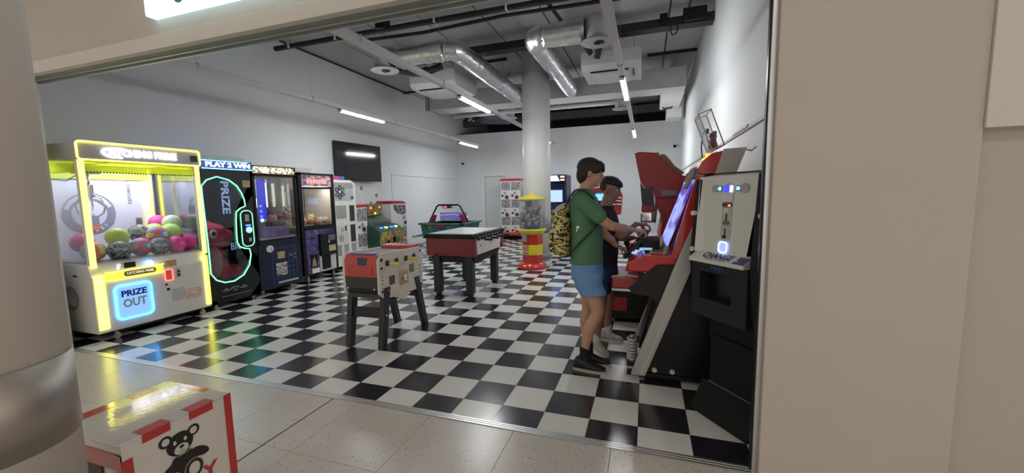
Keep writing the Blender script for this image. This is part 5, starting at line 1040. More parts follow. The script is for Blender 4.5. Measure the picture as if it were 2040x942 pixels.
part('blue_trim', MB().box((-.02, A0+.2, 1.012), (.08, A0+.22, 1.03), bev=.003), mat('ice_blue', (.3, .5, .6), .2, emit=(.2, .45, .6), es=.6, var=0), r1)
wc = Vector((-.05, 1.36, 1.04)); wr = .145
wv = Vector((.64, 0, .77)).normalized()
part('steering_wheel', MB().tube([wc + (wv*math.cos(t*.2618) + Y_*math.sin(t*.2618))*wr for t in range(24)], .017, 10, closed=True), rubber, r1)
wn = Y_.cross(wv); part('wheel_hub', MB().cyl(wc, wc + Vector((.77, 0, -.64))*.09, .035).box((wc.x-.02, wc.y-.12, wc.z-.02), (wc.x+.02, wc.y+.12, wc.z+.012), bev=.006), blackm, r1)
part('gear_knob', MB().tube([(-.12, 1.75, .85), (-.14, 1.75, .98)], .012).ell((-.145, 1.75, 1.0), .028, 10, 8), black, r1)
# acrylic box with figurines on top
bx = thing('acrylic_box', 'tilted clear acrylic box with small figures on the racing cabinet', 'display box', (.54, 1.35, 1.78), 0)
Mx = Matrix.Translation((.50, 1.26, 1.80)) @ Matrix.Rotation(math.radians(-20), 4, 'Y')
fr = MB()
for (a, b) in (((0, 0, 0), (.10, .008, .008)), ((0, 0, 0), (.008, .008, .30)), ((.092, 0, 0), (.10, .008, .30)), ((0, 0, .292), (.10, .008, .30)), ((0, .26, 0), (.10, .268, .008)), ((0, .26, 0), (.008, .268, .30)), ((.092, .26, 0), (.10, .268, .30)), ((0, .26, .292), (.10, .268, .30)), ((0, 0, 0), (.008, .26, .008)), ((.092, 0, 0), (.1, .26, .008)), ((0, 0, .292), (.008, .26, .30)), ((.092, 0, .292), (.10, .26, .30))): fr.box(a, b, M=Mx)
part('frame_edges', fr, mat('edge_clear', (.62, .63, .65), .25), bx); part('panes', MB().box((0, 0, 0), (.10, .004, .30), M=Mx).box((0, .262, 0), (.10, .268, .30), M=Mx).box((0, 0, .004), (.004, .268, .30), M=Mx), clear, bx)
for k, (x, y, z, m) in enumerate(((.03, .05, .06, 'a'), (.06, .10, .07, 'b'), (.04, .16, .06, 'c'), (.07, .2, .05, 'a'))):
    c_ = Mx @ Vector((x, y, z)); t = thing('toy_figure', ['dark red toy figure nearest the front of the tilted clear box', 'pink toy figure second in the tilted clear box', 'brown toy figure third in the tilted clear box', 'small dark red toy figure at the back of the tilted clear box'][k], 'toy', tuple(c_-Vector((0, 0, .05))))
    mm = mat('figure_'+m, {'a': (.18, .04, .05), 'b': (.30, .16, .16), 'c': (.12, .06, .05)}[m], .5)
    part('figure_body', MB().loft([((c_.x, c_.y, c_.z-.045), (.022, 0, 0), (0, .026, 0)), ((c_.x, c_.y, c_.z), (.016, 0, 0), (0, .022, 0)), ((c_.x, c_.y, c_.z+.035), (.012, 0, 0), (0, .02, 0))], 10), mm, t); part('figure_head', MB().ell((c_.x, c_.y, c_.z+.055), .018, 10, 8), mm, t)

# ================================================================ racing cabinet 2
B0, B1 = 2.30, 3.30
r2 = thing('racing_cabinet', 'tall dark red racing cabinet with a curved overhanging hood behind the first one', 'arcade machine', (.45, 2.8, 0))
hood = [(-.10, 1.90), (-.05, 1.915), (.08, 1.90), (.115, 1.895), (.145, 1.90), (.15, 1.85), (.22, 1.79), (.29, 1.72), (.36, 1.66), (.45, 1.63), (.92, 1.62), (.92, 1.42), (.20, 1.42), (.12, 1.42), (.09, 1.53), (.0, 1.54), (-.04, 1.61)]
part('hood', MB().prism(hood, 'y', B0, B1, bev=.008), rdk, r2)
part('hood_top', MB().prism([(.14, 1.86), (.17, 1.885), (.21, 1.875), (.25, 1.83), (.30, 1.76), (.40, 1.68), (.36, 1.65), (.25, 1.75)], 'y', B0+.05, B0+.5), mat('olive_black', (.25, .18, .05), .4), r2)
lowr = [(.12, 1.42), (.92, 1.42), (.92, .0), (.25, .0), (.22, .80), (.16, .95), (.20, 1.20), (.13, 1.34)]
part('side_panel', MB().prism(lowr, 'y', B0+.01, B1-.01, bev=.006), rdk, r2)
part('side_inset', MB().prism([(.22, 1.33), (.62, 1.33), (.62, .85), (.24, .85)], 'y', B0-.004, B0+.012, bev=.004), mat('racer_mid_red', (.42, .016, .018), .32, var=.03), r2)
yl = MB().prism(rrect(.175, 1.445, .335, 1.50, .01), 'y', B0-.006, B0+.002); part('logo_plate', yl, mat('logo_silver_blue', (.16, .18, .28), .35), r2)
text('lettering', 'SEGA', .06, (.255, B0-.008, 1.472), (1, 0, 0), (0, 0, 1), mat('logo_text', (.30, .32, .42), .4), r2, bold=.002, width=.125)
part('screen_shade', MB().prism([(-.04, 1.60), (.0, 1.53), (.09, 1.53), (.115, 1.30), (.02, 1.18), (-.02, 1.38)], 'y', B0+.03, B0+.10), mat('shade_dark', (.025, .03, .028), .4), r2)
part('screen', MB().prism([(.10, 1.15), (.13, 1.15), (.16, 1.5), (.13, 1.5)], 'y', B0+.1, B1-.1), mat('dim_screen', (.03, .03, .04), .2), r2)
part('chrome_panel', MB().box((-.03, B0-.02, 1.16), (.10, B0+.06, 1.28), bev=.02), chrome, r2); part('red_panel', MB().box((-.02, B0-.02, 1.27), (.11, B0+.06, 1.35), bev=.012), rdk, r2)
part('steering_wheel', MB().tube([Vector((.0, 2.42, 1.13)) + (Vector((.4, 0, .92))*math.cos(t*.2618) + Y_*math.sin(t*.2618))*.14 for t in range(24)], .018, 8, closed=True), mat('wheel_silver', (.35, .35, .36), .3, .6), r2)
part('dashboard', MB().prism([(-.20, .92), (.25, .98), (.25, .78), (-.15, .74)], 'y', B0+.05, B1-.05, bev=.015), rd, r2); part('dash_light', MB().box((-.14, B0+.1, .965), (-.02, B0+.35, .985)), mat('lamp_white', (.6, .6, .6), .3, emit=(.8, .8, .85), es=.6, var=0), r2)
part('base', MB().prism([(-.45, .05), (.30, .05), (.30, .50), (-.38, .43)], 'y', B0+.1, B1-.1, bev=.01), black, r2); part('base_stripe', MB().box((-.42, B0+.088, .14), (-.16, B0+.105, .30), bev=.004), rdk, r2)
part('plug_cable', MB().tube([(.78, B0+.5, 1.62), (.76, B0+.7, 1.8), (.82, B0+.9, 1.95)], .008), rubber, r2)

# ================================================================ change machine
cmx = thing('change_machine', 'white and black CHANGE machine with blue lit slots near the right wall', 'change machine', (.339, .656, 0), math.atan2(-.796, .606))
def lp(name, mb, m, label=None): return part(name, mb, m, cmx, label, local=True)
cmw = mat('change_white', (.60, .61, .57), .35, var=.01); ctx = mat('dark_green_black', (.010, .012, .011), .6, var=.15, scale=60, bump=.15, bscale=200, spec=.15)
lp('body', MB().prism([(.11, .70), (.11, 1.03), (.16, 1.565), (.16, 1.60), (.38, 1.60), (.38, .70)], 'x', -.01, .414), black)
lp('front_panel', MB().prism([(.04, 1.09), (.36, 1.09), (.415, 1.575), (-.005, 1.575)], 'y', .0, .02) if False else MB()._faces([], []) or MB().quad((.035, .035, 1.09), (.36, .035, 1.09), (.415, .068, 1.575), (-.005, .068, 1.575)).quad((-.005, .068, 1.575), (.415, .068, 1.575), (.415, .16, 1.59), (-.005, .16, 1.59)).quad((-.015, .01, 1.09), (.035, .035, 1.09), (-.005, .068, 1.575), (-.022, .05, 1.575)), cmw)
lp('shelf', MB().prism([(-.035, 1.03), (-.035, 1.052), (.04, 1.10), (.06, 1.10), (.06, 1.03)], 'x', -.015, .405, bev=.005), cmw)
wing = mat('wing_black', (.006, .006, .007), .5, var=0, spec=.25)
lp('side_wing', MB().prism([(.03, .70), (.0, 1.03), (.035, 1.58), (.38, 1.60), (.38, .70)], 'x', .415, .50, bev=.006), wing); lp('side_wing', MB().prism([(.06, .70), (.015, 1.03), (.05, 1.56), (.38, 1.60), (.38, .70)], 'x', -.06, -.012, bev=.004), wing)
for x, z in ((.46, 1.34), (.455, 1.10), (.47, 1.48)): lp('wing_knob', MB().cyl((x, .03, z), (x, .01, z), .016 if z < 1.4 else .007), mat('knob_white', (.6, .6, .6), .4))
for z in (1.34, 1.10): lp('wing_knob', MB().cyl((-.036, .03, z), (-.036, .005, z), .016), mat('knob_white', (.6, .6, .6), .4))
def fz(z): return .035 + (.068-.035)*(z-1.09)/(1.575-1.09)
def fplate(name, x0, z0, x1, z1, m, off=.004, r=0):
    y0, y1 = fz(z0)-off, fz(z1)-off
    if r:
        out = rrect(x0, z0, x1, z1, r); mb = MB(); n = len(out)
        mb._faces([(x, fz(z)-off, z) for x, z in out] + [(x, fz(z), z) for x, z in out], [tuple(range(n))] + [(k, (k+1) % n, n+(k+1) % n, n+k) for k in range(n)]); return lp(name, mb, m)
    mb = MB(); mb._faces([(x0, y0, z0), (x1, y0, z0), (x1, y1, z1), (x0, y1, z1), (x0, fz(z0), z0), (x1, fz(z0), z0), (x1, fz(z1), z1), (x0, fz(z1), z1)], [(0, 1, 2, 3), (0, 4, 5, 1), (1, 5, 6, 2), (2, 6, 7, 3), (3, 7, 4, 0)]); return lp(name, mb, m)
fplate('slot_surround', .162, 1.17, .238, 1.53, mat('surround_grey', (.42, .42, .40), .4), .003, .037)
fplate('blue_screen', .165, 1.475, .222, 1.515, mat('deep_blue_light', (.1, .1, .8), .3, emit=(.02, .03, 1), es=1.2, var=0), .008); fplate('white_screen', .210, 1.475, .228, 1.515, mat('white_screen', (.8, .8, .9), .3, emit=(.85, .85, 1), es=1.5, var=0), .009)
for x in (.118, .252): fplate('lit_button', x, 1.482, x+.030, 1.512, black, .005); fplate('button_lens', x+.005, 1.487, x+.025, 1.507, mat('button_azure', (.1, .4, .9), .3, emit=(.10, .5, 1), es=2.5, var=0), .008)
for x in (.095, .312): lp('coin_disc', MB().cyl((x, fz(1.497), 1.497), (x, fz(1.497)-.008, 1.497), .024 if x < .2 else .030, n=24), mat('disc_grey', (.36, .36, .36), .4))
fplate('notice', .165, 1.42, .230, 1.47, whitep, .006)
for z in (1.46, 1.447, 1.432): fplate('notice_line', .172, z, .222, z+.003, mat('ink_grey', (.25, .25, .25)), .007)
fplate('slot_mouth', .168, 1.385, .232, 1.41, mat('slot_dark', (.06, .01, .01), .3), .012, .008); fplate('slot_light', .212, 1.388, .230, 1.400, neon_r, .014)
fplate('yellow_label', .180, 1.34, .212, 1.375, mat('faint_yellow', (.6, .62, .42)), .006); fplate('arrow', .197, 1.30, .203, 1.35, black, .007); fplate('note_box', .180, 1.275, .222, 1.30, mat('box_grey', (.15, .15, .14)), .009, .006); fplate('lever', .194, 1.205, .200, 1.25, black, .007); lp('lever_knob', MB().ell((.197, fz(1.2)-.01, 1.20), (.014, .008, .01)), black)
fplate('coin_return', .165, 1.105, .222, 1.165, mat('return_blue', (.3, .4, .9), .3, emit=(.30, .38, 1.0), es=.7, var=0), .005, .015)
lp('return_rim', MB().tube([(x, fz(z)-.008, z) for x, z in rrect(.163, 1.103, .224, 1.168, .016)], .0035, 6, closed=True), mat('return_rim', (.5, .6, 1), .3, emit=(.35, .5, 1), es=2.0, var=0))
sn = Vector((0, -.04, .062)).normalized()
tl = text('lettering', 'CHANGE', .066, (.185, -.002, 1.0795), (1, 0, 0), (0, .84, .54), black, cmx, local=True, width=.22, bold=.0006, shear=.2, extr=.0006)
text('lettering', 'DUAL COIN', .028, (.185, -.027, 1.0622), (1, 0, 0), (0, .84, .54), mat('ink_grey2', (.28, .28, .27)), cmx, local=True, width=.14, extr=.0006)
def slant(x0, x1, ya, yb, m, name):
    za, zb = 1.052+(ya+.035)/.075*.048, 1.052+(yb+.035)/.075*.048; lp(name, MB().quad((x0, ya, za+.0015), (x1, ya, za+.0015), (x1+.004, yb, zb+.0015), (x0+.02, yb, zb+.0015)), m)
slant(.315, .40, -.030, .025, mat('violet_flyer', (.10, .06, .22), .4), 'flyer'); lp('flyer_dot', MB().ell((.333, -.008, 1.072), (.012, .008, .004)), whitep)
lb_m = mat('dark_grey_box', (.020, .024, .025), .5, var=.1, spec=.2)
lp('lower_box', MB().box((-.015, .0, .965), (.405, .3, 1.03), bev=.006).box((-.015, .0, .79), (.05, .3, .965)).box((.30, .0, .79), (.405, .3, .965)).box((-.015, .0, .67), (.405, .3, .79), bev=.004).box((.0, .10, .70), (.40, .3, 1.0)), lb_m)
lp('lock_plate', MB().box((.05, .09, .80), (.30, .101, .96), bev=.004), mat('recess_black', (.006, .006, .006), .3))
text('lettering', 'PRO', .035, (.19, -.002, .998), (1, 0, 0), (0, 0, 1), mat('dim_blue_text', (.008, .03, .09), .4, emit=(.02, .1, .35), es=.12, var=0), cmx, local=True, width=.09)
lp('pedestal', MB().box((.06, .10, .20), (.43, .38, .53), bev=.006).box((.03, .12, .5), (.45, .38, .72)), ctx); lp('pedestal_trim', MB().box((.055, .095, .195), (.435, .11, .205)), mat('trim_grey_dark', (.08, .085, .08), .4))
lp('foot_plate', MB().prism([(.0, .0), (.0, .018), (.10, .195), (.38, .195), (.38, .0)], 'x', -.0, .45, bev=.004), ctx); lp('foot_edge', MB().box((.0, -.006, .003), (.44, .004, .017), bev=.002), blackm)
lp('key', MB().tube([(.50, .05, 1.27), (.52, .04, 1.28), (.53, .04, 1.25), (.51, .04, 1.23)], .005), steel)

# ================================================================ prize box in the foreground
pb = thing('prize_box', 'white box with red stripes and a black teddy bear print in the foreground', 'box', (-1.985, -1.185, 0))
bw_ = mat('box_white', (.66, .61, .56), .16, var=.02, coat=.5); br_ = mat('box_red', (.46, .03, .025), .16, var=.03, coat=.5)
bX0, bX1, bY0, bY1, bZ = -2.20, -1.77, -1.39, -.98, .60
part('body', MB().box((bX0+.004, bY0+.004, .0), (bX1-.002, bY1-.002, bZ-.002), bev=.003), bw_, pb)
part('top', MB().box((bX0, bY0, bZ-.006), (bX1, bY1, bZ), bev=.002), mat('box_top_gloss', (.56, .52, .48), .04, var=.02, coat=1.0, spec=1.0, bump=.03, bscale=40), pb)
tg = mat('box_red_gloss', (.46, .03, .025), .07, coat=1)
for y in (-1.32, -1.15): part('top_stripe', MB().box((bX1-.06, y, bZ), (bX1, y+.10, bZ+.0008)), tg, pb); part('top_stripe', MB().box((bX0, y, bZ), (bX0+.06, y+.10, bZ+.0008)), tg, pb)
part('top_stripe', MB().box((-2.06, bY1-.03, bZ), (-1.90, bY1, bZ+.0008)), tg, pb)
for y in (-1.32, -1.155): part('stripe', MB().box((bX1-.002, y, .567), (bX1+.0008, y+.095, .601)), br_, pb)
part('corner_stripe', MB().box((bX1-.003, bY1-.030, 0), (bX1+.0012, bY1+.001, .601)), br_, pb); part('corner_stripe', MB().box((bX1-.003, bY0-.001, 0), (bX1+.0012, bY0+.035, .535)), br_, pb)
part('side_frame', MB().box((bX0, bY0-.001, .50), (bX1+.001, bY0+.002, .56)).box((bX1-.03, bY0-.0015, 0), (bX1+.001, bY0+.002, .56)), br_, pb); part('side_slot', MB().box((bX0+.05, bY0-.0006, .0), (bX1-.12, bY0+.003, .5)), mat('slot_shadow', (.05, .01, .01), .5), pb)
ink = mat('bear_black', (.015, .012, .012), .3, var=0)
def disc(name, cy, cz, ry, rz, lift, m, a=0.0):
    pts = []
    for k in range(28):
        t = 2*math.pi*k/28; u, v = ry*math.cos(t), rz*math.sin(t); pts.append((bX1+lift, cy+u*math.cos(a)-v*math.sin(a), cz+u*math.sin(a)+v*math.cos(a)))
    mb = MB(); mb._faces(pts, [tuple(range(28))]); return mb
bear = disc('', -1.198, .492, .050, .048, .0006, 0)
for m_ in (disc('', -1.248, .525, .024, .024, .0005, 0), disc('', -1.145, .520, .024, .024, .0005, 0), disc('', -1.19, .395, .052, .062, .0004, 0), disc('', -1.128, .415, .040, .020, .0005, 0, -.5), disc('', -1.245, .395, .040, .020, .0005, 0, .6)): bear.add(m_)
part('bear_print', bear, ink, pb)
bwh = mat('bear_white', (.60, .55, .50), .2, var=0); w2 = disc('', -1.248, .525, .014, .015, .0010, 0)
for m_ in (disc('', -1.145, .520, .014, .015, .0010, 0), disc('', -1.195, .467, .027, .022, .0011, 0), disc('', -1.217, .503, .006, .009, .0011, 0), disc('', -1.178, .503, .006, .009, .0011, 0)): w2.add(m_)
w2.tube([(bX1+.0006, -1.235+.01*k, .447-.006*math.sin(k*.4)) for k in range(9)], .0012, 5)
part('bear_face', w2, bwh, pb)
paw = disc('', -1.155, .355, .034, .040, .0008, 0); paw.add(disc('', -1.235, .345, .030, .034, .0008, 0)); part('bear_paws', paw, ink, pb)
pw = disc('', -1.155, .355, .022, .028, .0014, 0); pw.add(disc('', -1.235, .345, .019, .022, .0014, 0)); part('bear_paw_pads', pw, bwh, pb)
part('paw_outline', MB().tube([(bX1+.001, -1.155+.037*math.cos(t*.2618), .355+.043*math.sin(t*.2618)) for t in range(24)], .0012, 5, closed=True).tube([(bX1+.001, -1.235+.033*math.cos(t*.2618), .345+.037*math.sin(t*.2618)) for t in range(24)], .0012, 5, closed=True), bwh, pb)
part('bear_nose', disc('', -1.194, .477, .009, .006, .0018, 0).tube([(bX1+.0018, -1.194, .472), (bX1+.0018, -1.194, .460)], .0008, 5).tube([(bX1+.0018, -1.206, .459), (bX1+.0018, -1.194, .454), (bX1+.0018, -1.182, .459)], .0008, 5), ink, pb)
text('lettering', 'TEDDY', .075, (bX1+.001, -1.20, .305), (0, 1, 0), (0, 0, 1), br_, pb, bold=.003, width=.24, extr=.0005) if False else text('lettering', 'Y', .09, (bX1+.001, -1.095, .300), (0, 1, 0), (0, 0, 1), br_, pb, bold=.003, extr=.0005)
# ================================================================ people
def remeshed(mb, voxel, smooth=4, noise=0.0, nscale=20):
    me = mb.mesh('tmp'); o = bpy.data.objects.new('tmp', me); COL.objects.link(o)
    r = o.modifiers.new('r', 'REMESH'); r.mode = 'VOXEL'; r.voxel_size = voxel
    s = o.modifiers.new('s', 'SMOOTH'); s.iterations = smooth; s.factor = 0.5
    bpy.context.view_layer.update()
    out = bpy.data.meshes.new_from_object(o.evaluated_get(bpy.context.evaluated_depsgraph_get()))
    bpy.data.objects.remove(o); bpy.data.meshes.remove(me)
    for p in out.polygons: p.use_smooth = True
    if noise:
        from mathutils import noise as nz
        for v in out.vertices: v.co += v.normal * nz.noise(v.co*nscale) * noise
    m2 = MB(); m2.bm.from_mesh(out); bpy.data.meshes.remove(out); return m2
def limb(mb, pts, n=14, sub=4):
    """pts: (x,y,z,r) joints; tapered, rounded, smoothly interpolated"""
    P = [Vector(p[:3]) for p in pts]; R = [p[3] for p in pts]; C_ = []; RR = []
    for i in range(len(P)-1):
        for k in range(sub): C_.append(P[i].lerp(P[i+1], k/sub)); RR.append(R[i]+(R[i+1]-R[i])*k/sub)
    C_.append(P[-1]); RR.append(R[-1])
    mb.tube(C_, RR, n)
    for p, r in zip(P, R): mb.ell(p, r*.995, 12, 8)
    return mb
def secs(mb, L, n=22):
    """L: (x,y,z,half depth x, half width y) horizontal sections"""
    out = []
    for a, b in zip(L, L[1:]):
        for k in range(3): out.append([a[i]+(b[i]-a[i])*k/3 for i in range(5)])
    out.append(L[-1])
    mb.loft([((x, y, z), (d, 0, 0), (0, w_, 0)) for x, y, z, d, w_ in out], n); return mb
def hand(mb, wrist, fwd, pn, up, curl=1.0, s=1.0):
    """palm from the wrist along fwd; pn = palm normal (side towards which the fingers curl); up = thumb side"""
    wrist = Vector(wrist); f = Vector(fwd).normalized(); p = Vector(pn); p = (p - f*p.dot(f)).normalized(); u = f.cross(p); u = u if u.dot(Vector(up)) > 0 else -u
    s *= 1.0
    mb.loft([(wrist+f*d*s, u*w_*s, p*t*s) for d, w_, t in ((-.02, .022, .018), (.01, .026, .018), (.04, .038, .017), (.075, .041, .015), (.092, .036, .012))], 14)
    for k, (off, L_) in enumerate(((.030, .072), (.010, .080), (-.010, .074), (-.029, .058))):
        a = wrist + (f*.085 + u*off)*s; ang = 0; pts = [(*a, .0095*s)]
        for j, fr_ in enumerate((.45, .32, .23)):
            ang += math.radians((38, 48, 35)[j]*curl)
            a = a + (f*math.cos(ang) + p*math.sin(ang))*L_*fr_*s; pts.append((*a, (.0088, .0080, .0070)[j]*s))
        limb(mb, pts, 8, 2)
    a = wrist + (f*.025 + u*.026)*s; pts = [(*a, .014*s)]
    a = a + (f*.55+u*.55+p*.45).normalized()*.036*s; pts.append((*a, .0115*s))
    a = a + (f*.75+u*.10+p*.65).normalized()*.030*s; pts.append((*a, .0100*s))
    a = a + (f*.6-u*.15+p*.8).normalized()*.024*s; pts.append((*a, .0085*s)); limb(mb, pts, 8, 2)
def head(mb, c, s=1.0, turn=0.0, tilt=0.0):
    """faces +x; c = head centre (half way up); adds to the body mesh, returns a transform"""
    M = Matrix.Translation(c) @ Matrix.Rotation(turn, 4, 'Z') @ Matrix.Rotation(tilt, 4, 'Y') @ Matrix.Scale(s, 4)
    h = MB(); h.ell((-.012, 0, .030), (.098, .076, .088), 24, 16).ell((.028, 0, -.035), (.062, .057, .075), 20, 14).ell((.052, 0, -.088), (.030, .030, .022), 14, 10)   # skull, face, chin
    h.loft([((.030, 0, -.075), (.05, 0, 0), (0, .050, 0)), ((.0, 0, -.045), (.07, 0, 0), (0, .062, 0)), ((-.01, 0, 0), (.08, 0, 0), (0, .068, 0))], 18)
    h.ell((.078, 0, .022), (.018, .045, .012), 14, 8)                                     # brow
    h.loft([((.086, 0, .012), (.008, 0, .002), (0, .007, 0)), ((.102, 0, -.012), (.010, 0, 0), (0, .010, 0)), ((.104, 0, -.024), (.012, 0, 0), (0, .014, 0)), ((.088, 0, -.032), (.010, 0, 0), (0, .010, 0))], 12)
    h.ell((.088, 0, -.050), (.010, .021, .006), 12, 8).ell((.086, 0, -.062), (.010, .018, .006), 12, 8)   # lips
    for sd in (-1, 1): h.ell((-.008, sd*.074, -.004), (.018, .010, .030), 12, 10).ell((.060, sd*.034, -.022), (.022, .018, .020), 12, 8)
    mb.add(h, M); return M
def xf(mb, M):
    bmesh.ops.transform(mb.bm, matrix=M, verts=mb.bm.verts); return mb
def face_parts(t, M, iris):
    for sd in (-1, 1):
        part('eye', xf(MB().ell((.0715, sd*.031, .002), (.0105, .0130, .0075), 14, 10), M), mat('eye_white', (.7, .68, .66), .25, var=0), t)
        part('iris', xf(MB().ell((.0805, sd*.031, .002), (.0028, .0055, .0058), 10, 8), M), mat(iris, (.04, .02, .012), .2, var=0), t)
        part('eyebrow', xf(MB().tube([(.083, sd*.016, .024), (.086, sd*.032, .028), (.074, sd*.050, .024)], [.003, .004, .002], 6), M), mat('brow_dark', (.03, .018, .012), .8, var=0), t)
    part('lips', xf(MB().ell((.0945, 0, -.0525), (.005, .017, .0035), 12, 8).ell((.0925, 0, -.060), (.005, .014, .004), 12, 8), M), mat('lip', (.38, .16, .13), .5, var=0), t)
def shoe(t, heel, toe, m_up, m_sole, m_lace, w_=.047, name='shoe', h=.085):
    heel, toe = Vector(heel), Vector(toe); f = (toe-heel); L_ = f.length; f.normalize(); sd = Vector((-f.y, f.x, 0)); 
    def S(d, z, a, b): return (heel + f*d*L_ + Z_*z, sd*a, Z_*b)
    up = MB(); n = 18
    up.loft([S(.02, .045, w_*.55, .030), S(.08, .055, w_*.78, .042), S(.22, .060, w_*.85, .048), S(.38, .058, w_*.88, .046), S(.52, .048, w_*.95, .036), S(.72, .038, w_*1.02, .026), S(.88, .034, w_*.90, .020), S(.97, .030, w_*.55, .013)], n)
    limb(up, [(*(heel+f*.20*L_+Z_*.07), .040), (*(heel+f*.20*L_+Z_*h), .040)], 14, 2)
    o = part(name, remeshed(up, .007, 3), m_up, t)
    so = MB(); outl = []
    for k in range(32):
        a = 2*math.pi*k/32; d = .5-.5*math.cos(a); wd = w_*(.72+.36*d)*abs(math.sin(a))**.6*(1 if math.sin(a) >= 0 else -1); outl.append(heel + f*(d*L_) + sd*wd)
    so._faces([p+Z_*.0 for p in outl] + [p+Z_*.024 for p in outl], [tuple(range(31, -1, -1)), tuple(range(32, 64))] + [(k, (k+1) % 32, 32+(k+1) % 32, 32+k) for k in range(32)])
    part('sole', so, m_sole, o)
    lc = MB()
    for k in range(4):
        p = heel + f*(.40+.075*k)*L_ + Z_*(.098-.010*k); lc.tube([p - sd*.022 - Z_*.008, p, p + sd*.022 - Z_*.008], .0035, 6)
    part('laces', lc, m_lace, o)
skin1 = mat('skin_light', (.46, .26, .18), .5, var=.06, scale=12); skin2 = mat('skin_tan', (.27, .135, .085), .5, var=.06, scale=12)
# ---- boy in the green T-shirt
p1 = thing('person', 'boy in green T-shirt and light blue shorts wearing a camouflage backpack, holding the wheel', 'person', (-.42, 1.12, 0))
Y1 = 1.12
b1 = MB()
limb(b1, [(-.43, Y1-.07, .90, .070), (-.38, Y1-.075, .70, .075), (-.338, Y1-.07, .52, .056), (-.352, Y1-.07, .47, .052), (-.41, Y1-.07, .35, .054), (-.44, Y1-.072, .20, .036), (-.445, Y1-.075, .08, .034)])
limb(b1, [(-.45, Y1+.07, .90, .070), (-.445, Y1+.075, .70, .074), (-.435, Y1+.07, .50, .054), (-.455, Y1+.07, .37, .055), (-.445, Y1+.065, .20, .036), (-.43, Y1+.06, .08, .034)])
secs(b1, [(-.44, Y1, .84, .085, .11), (-.44, Y1, .95, .085, .11), (-.44, Y1, 1.2, .10, .14), (-.455, Y1, 1.41, .09, .15), (-.46, Y1, 1.47, .06, .08)])
limb(b1, [(-.462, Y1, 1.45, .062), (-.445, Y1, 1.52, .058), (-.428, Y1, 1.58, .058)])
rh, lh = Vector((.012, 1.265, 1.155)), Vector((-.150, 1.43, .985))
limb(b1, [(-.44, Y1-.165, 1.39, .052), (-.33, Y1-.19, 1.30, .044), (-.225, Y1-.16, 1.225, .038), (-.14, Y1-.06, 1.20, .035), (rh.x-.09, rh.y-.02, rh.z+.018, .023)])
limb(b1, [(-.44, Y1+.165, 1.39, .052), (-.37, Y1+.23, 1.25, .044), (-.32, Y1+.27, 1.12, .039), (-.26, Y1+.28, 1.07, .034), (lh.x-.075, lh.y-.012, lh.z+.035, .023)])
hand(b1, (rh.x-.09, rh.y-.02, rh.z+.018), (.95, .22, -.12), (.15, .1, -1), (0, 1, .3), 1.0)
hand(b1, (lh.x-.075, lh.y-.012, lh.z+.035), (.88, .1, -.42), (.2, -.2, -1), (0, -1, .2), 1.0)
M1 = head(b1, (-.405, Y1, 1.645), .98, math.radians(4), math.radians(8))
part('body', remeshed(b1, .0055, 3), skin1, p1); face_parts(p1, M1, 'iris_brown')
hr = MB(); hr.ell((-.020, 0, .048), (.106, .086, .084), 24, 16).ell((-.060, 0, -.012), (.062, .072, .088), 20, 14).ell((.040, 0, .072), (.064, .066, .040), 18, 12)
hr.loft([((.075, 0, .085), (.014, 0, 0), (0, .052, 0)), ((.094, 0, .060), (.013, 0, 0), (0, .062, 0)), ((.100, 0, .030), (.009, 0, 0), (0, .058, 0)), ((.100, 0, .018), (.004, 0, 0), (0, .050, 0))], 16)
for sd in (-1, 1): hr.ell((.030, sd*.064, .040), (.058, .022, .042), 14, 10).ell((-.040, sd*.062, .01), (.036, .024, .052), 14, 10)
hr = xf(hr, M1)
hairm = mat('hair_brown', (.018, .011, .008), .7, var=.3, scale=40, bump=.3, bscale=130)
part('hair', remeshed(hr, .006, 3, .0025, 60), hairm, p1)
ts_ = MB(); secs(ts_, [(-.442, Y1, .905, .138, .168), (-.44, Y1, 1.0, .132, .158), (-.435, Y1, 1.10, .132, .155), (-.44, Y1, 1.22, .130, .168), (-.452, Y1, 1.33, .125, .184), (-.462, Y1, 1.42, .115, .180), (-.468, Y1, 1.475, .088, .125), (-.462, Y1, 1.51, .070, .080), (-.458, Y1, 1.525, .066, .074)])
limb(ts_, [(-.450, Y1-.145, 1.415, .070), (-.37, Y1-.185, 1.355, .068), (-.315, Y1-.19, 1.305, .062)]); limb(ts_, [(-.450, Y1+.145, 1.415, .070), (-.40, Y1+.20, 1.33, .067), (-.365, Y1+.23, 1.25, .062)])
shirt = mat('shirt_green', (.075, .18, .10), .85, var=.10, scale=6, bump=.35, bscale=9)
part('t_shirt', remeshed(ts_, .008, 4, .005, 9), shirt, p1)
part('shirt_logo', MB().box((-.50, Y1-.1635, 1.205), (-.475, Y1-.160, 1.225)).box((-.50, Y1-.1635, 1.18), (-.49, Y1-.160, 1.205)), whitep, p1)
sh = MB(); secs(sh, [(-.44, Y1, .98, .118, .15), (-.437, Y1, .88, .132, .165), (-.432, Y1, .80, .136, .175), (-.43, Y1, .76, .128, .17)])
for (x0, x1, sy) in ((-.415, -.375, -1), (-.44, -.435, 1)):
    sh.loft([((x0, Y1+sy*.085, .84), (.118, 0, 0), (0, .088, 0)), ((x0, Y1+sy*.087, .75), (.116, 0, 0), (0, .090, 0)), ((x1, Y1+sy*.088, .655), (.112, 0, .006), (0, .090, 0))], 20)
part('shorts', remeshed(sh, .008, 3, .005, 11), mat('shorts_light_blue', (.13, .27, .50), .8, var=.08, scale=8, bump=.3, bscale=14), p1)
blks = mat('shoe_black', (.010, .010, .012), .6, var=.1); solep = mat('sole_pale', (.42, .36, .31), .6); sock = mat('sock_black', (.008, .008, .008), .9)
for y, x in ((Y1-.075, -.445), (Y1+.062, -.43)): part('sock', limb(MB(), [(x+.002, y, .07, .041), (x, y, .13, .040), (x-.002, y, .175, .041)]), sock, p1)
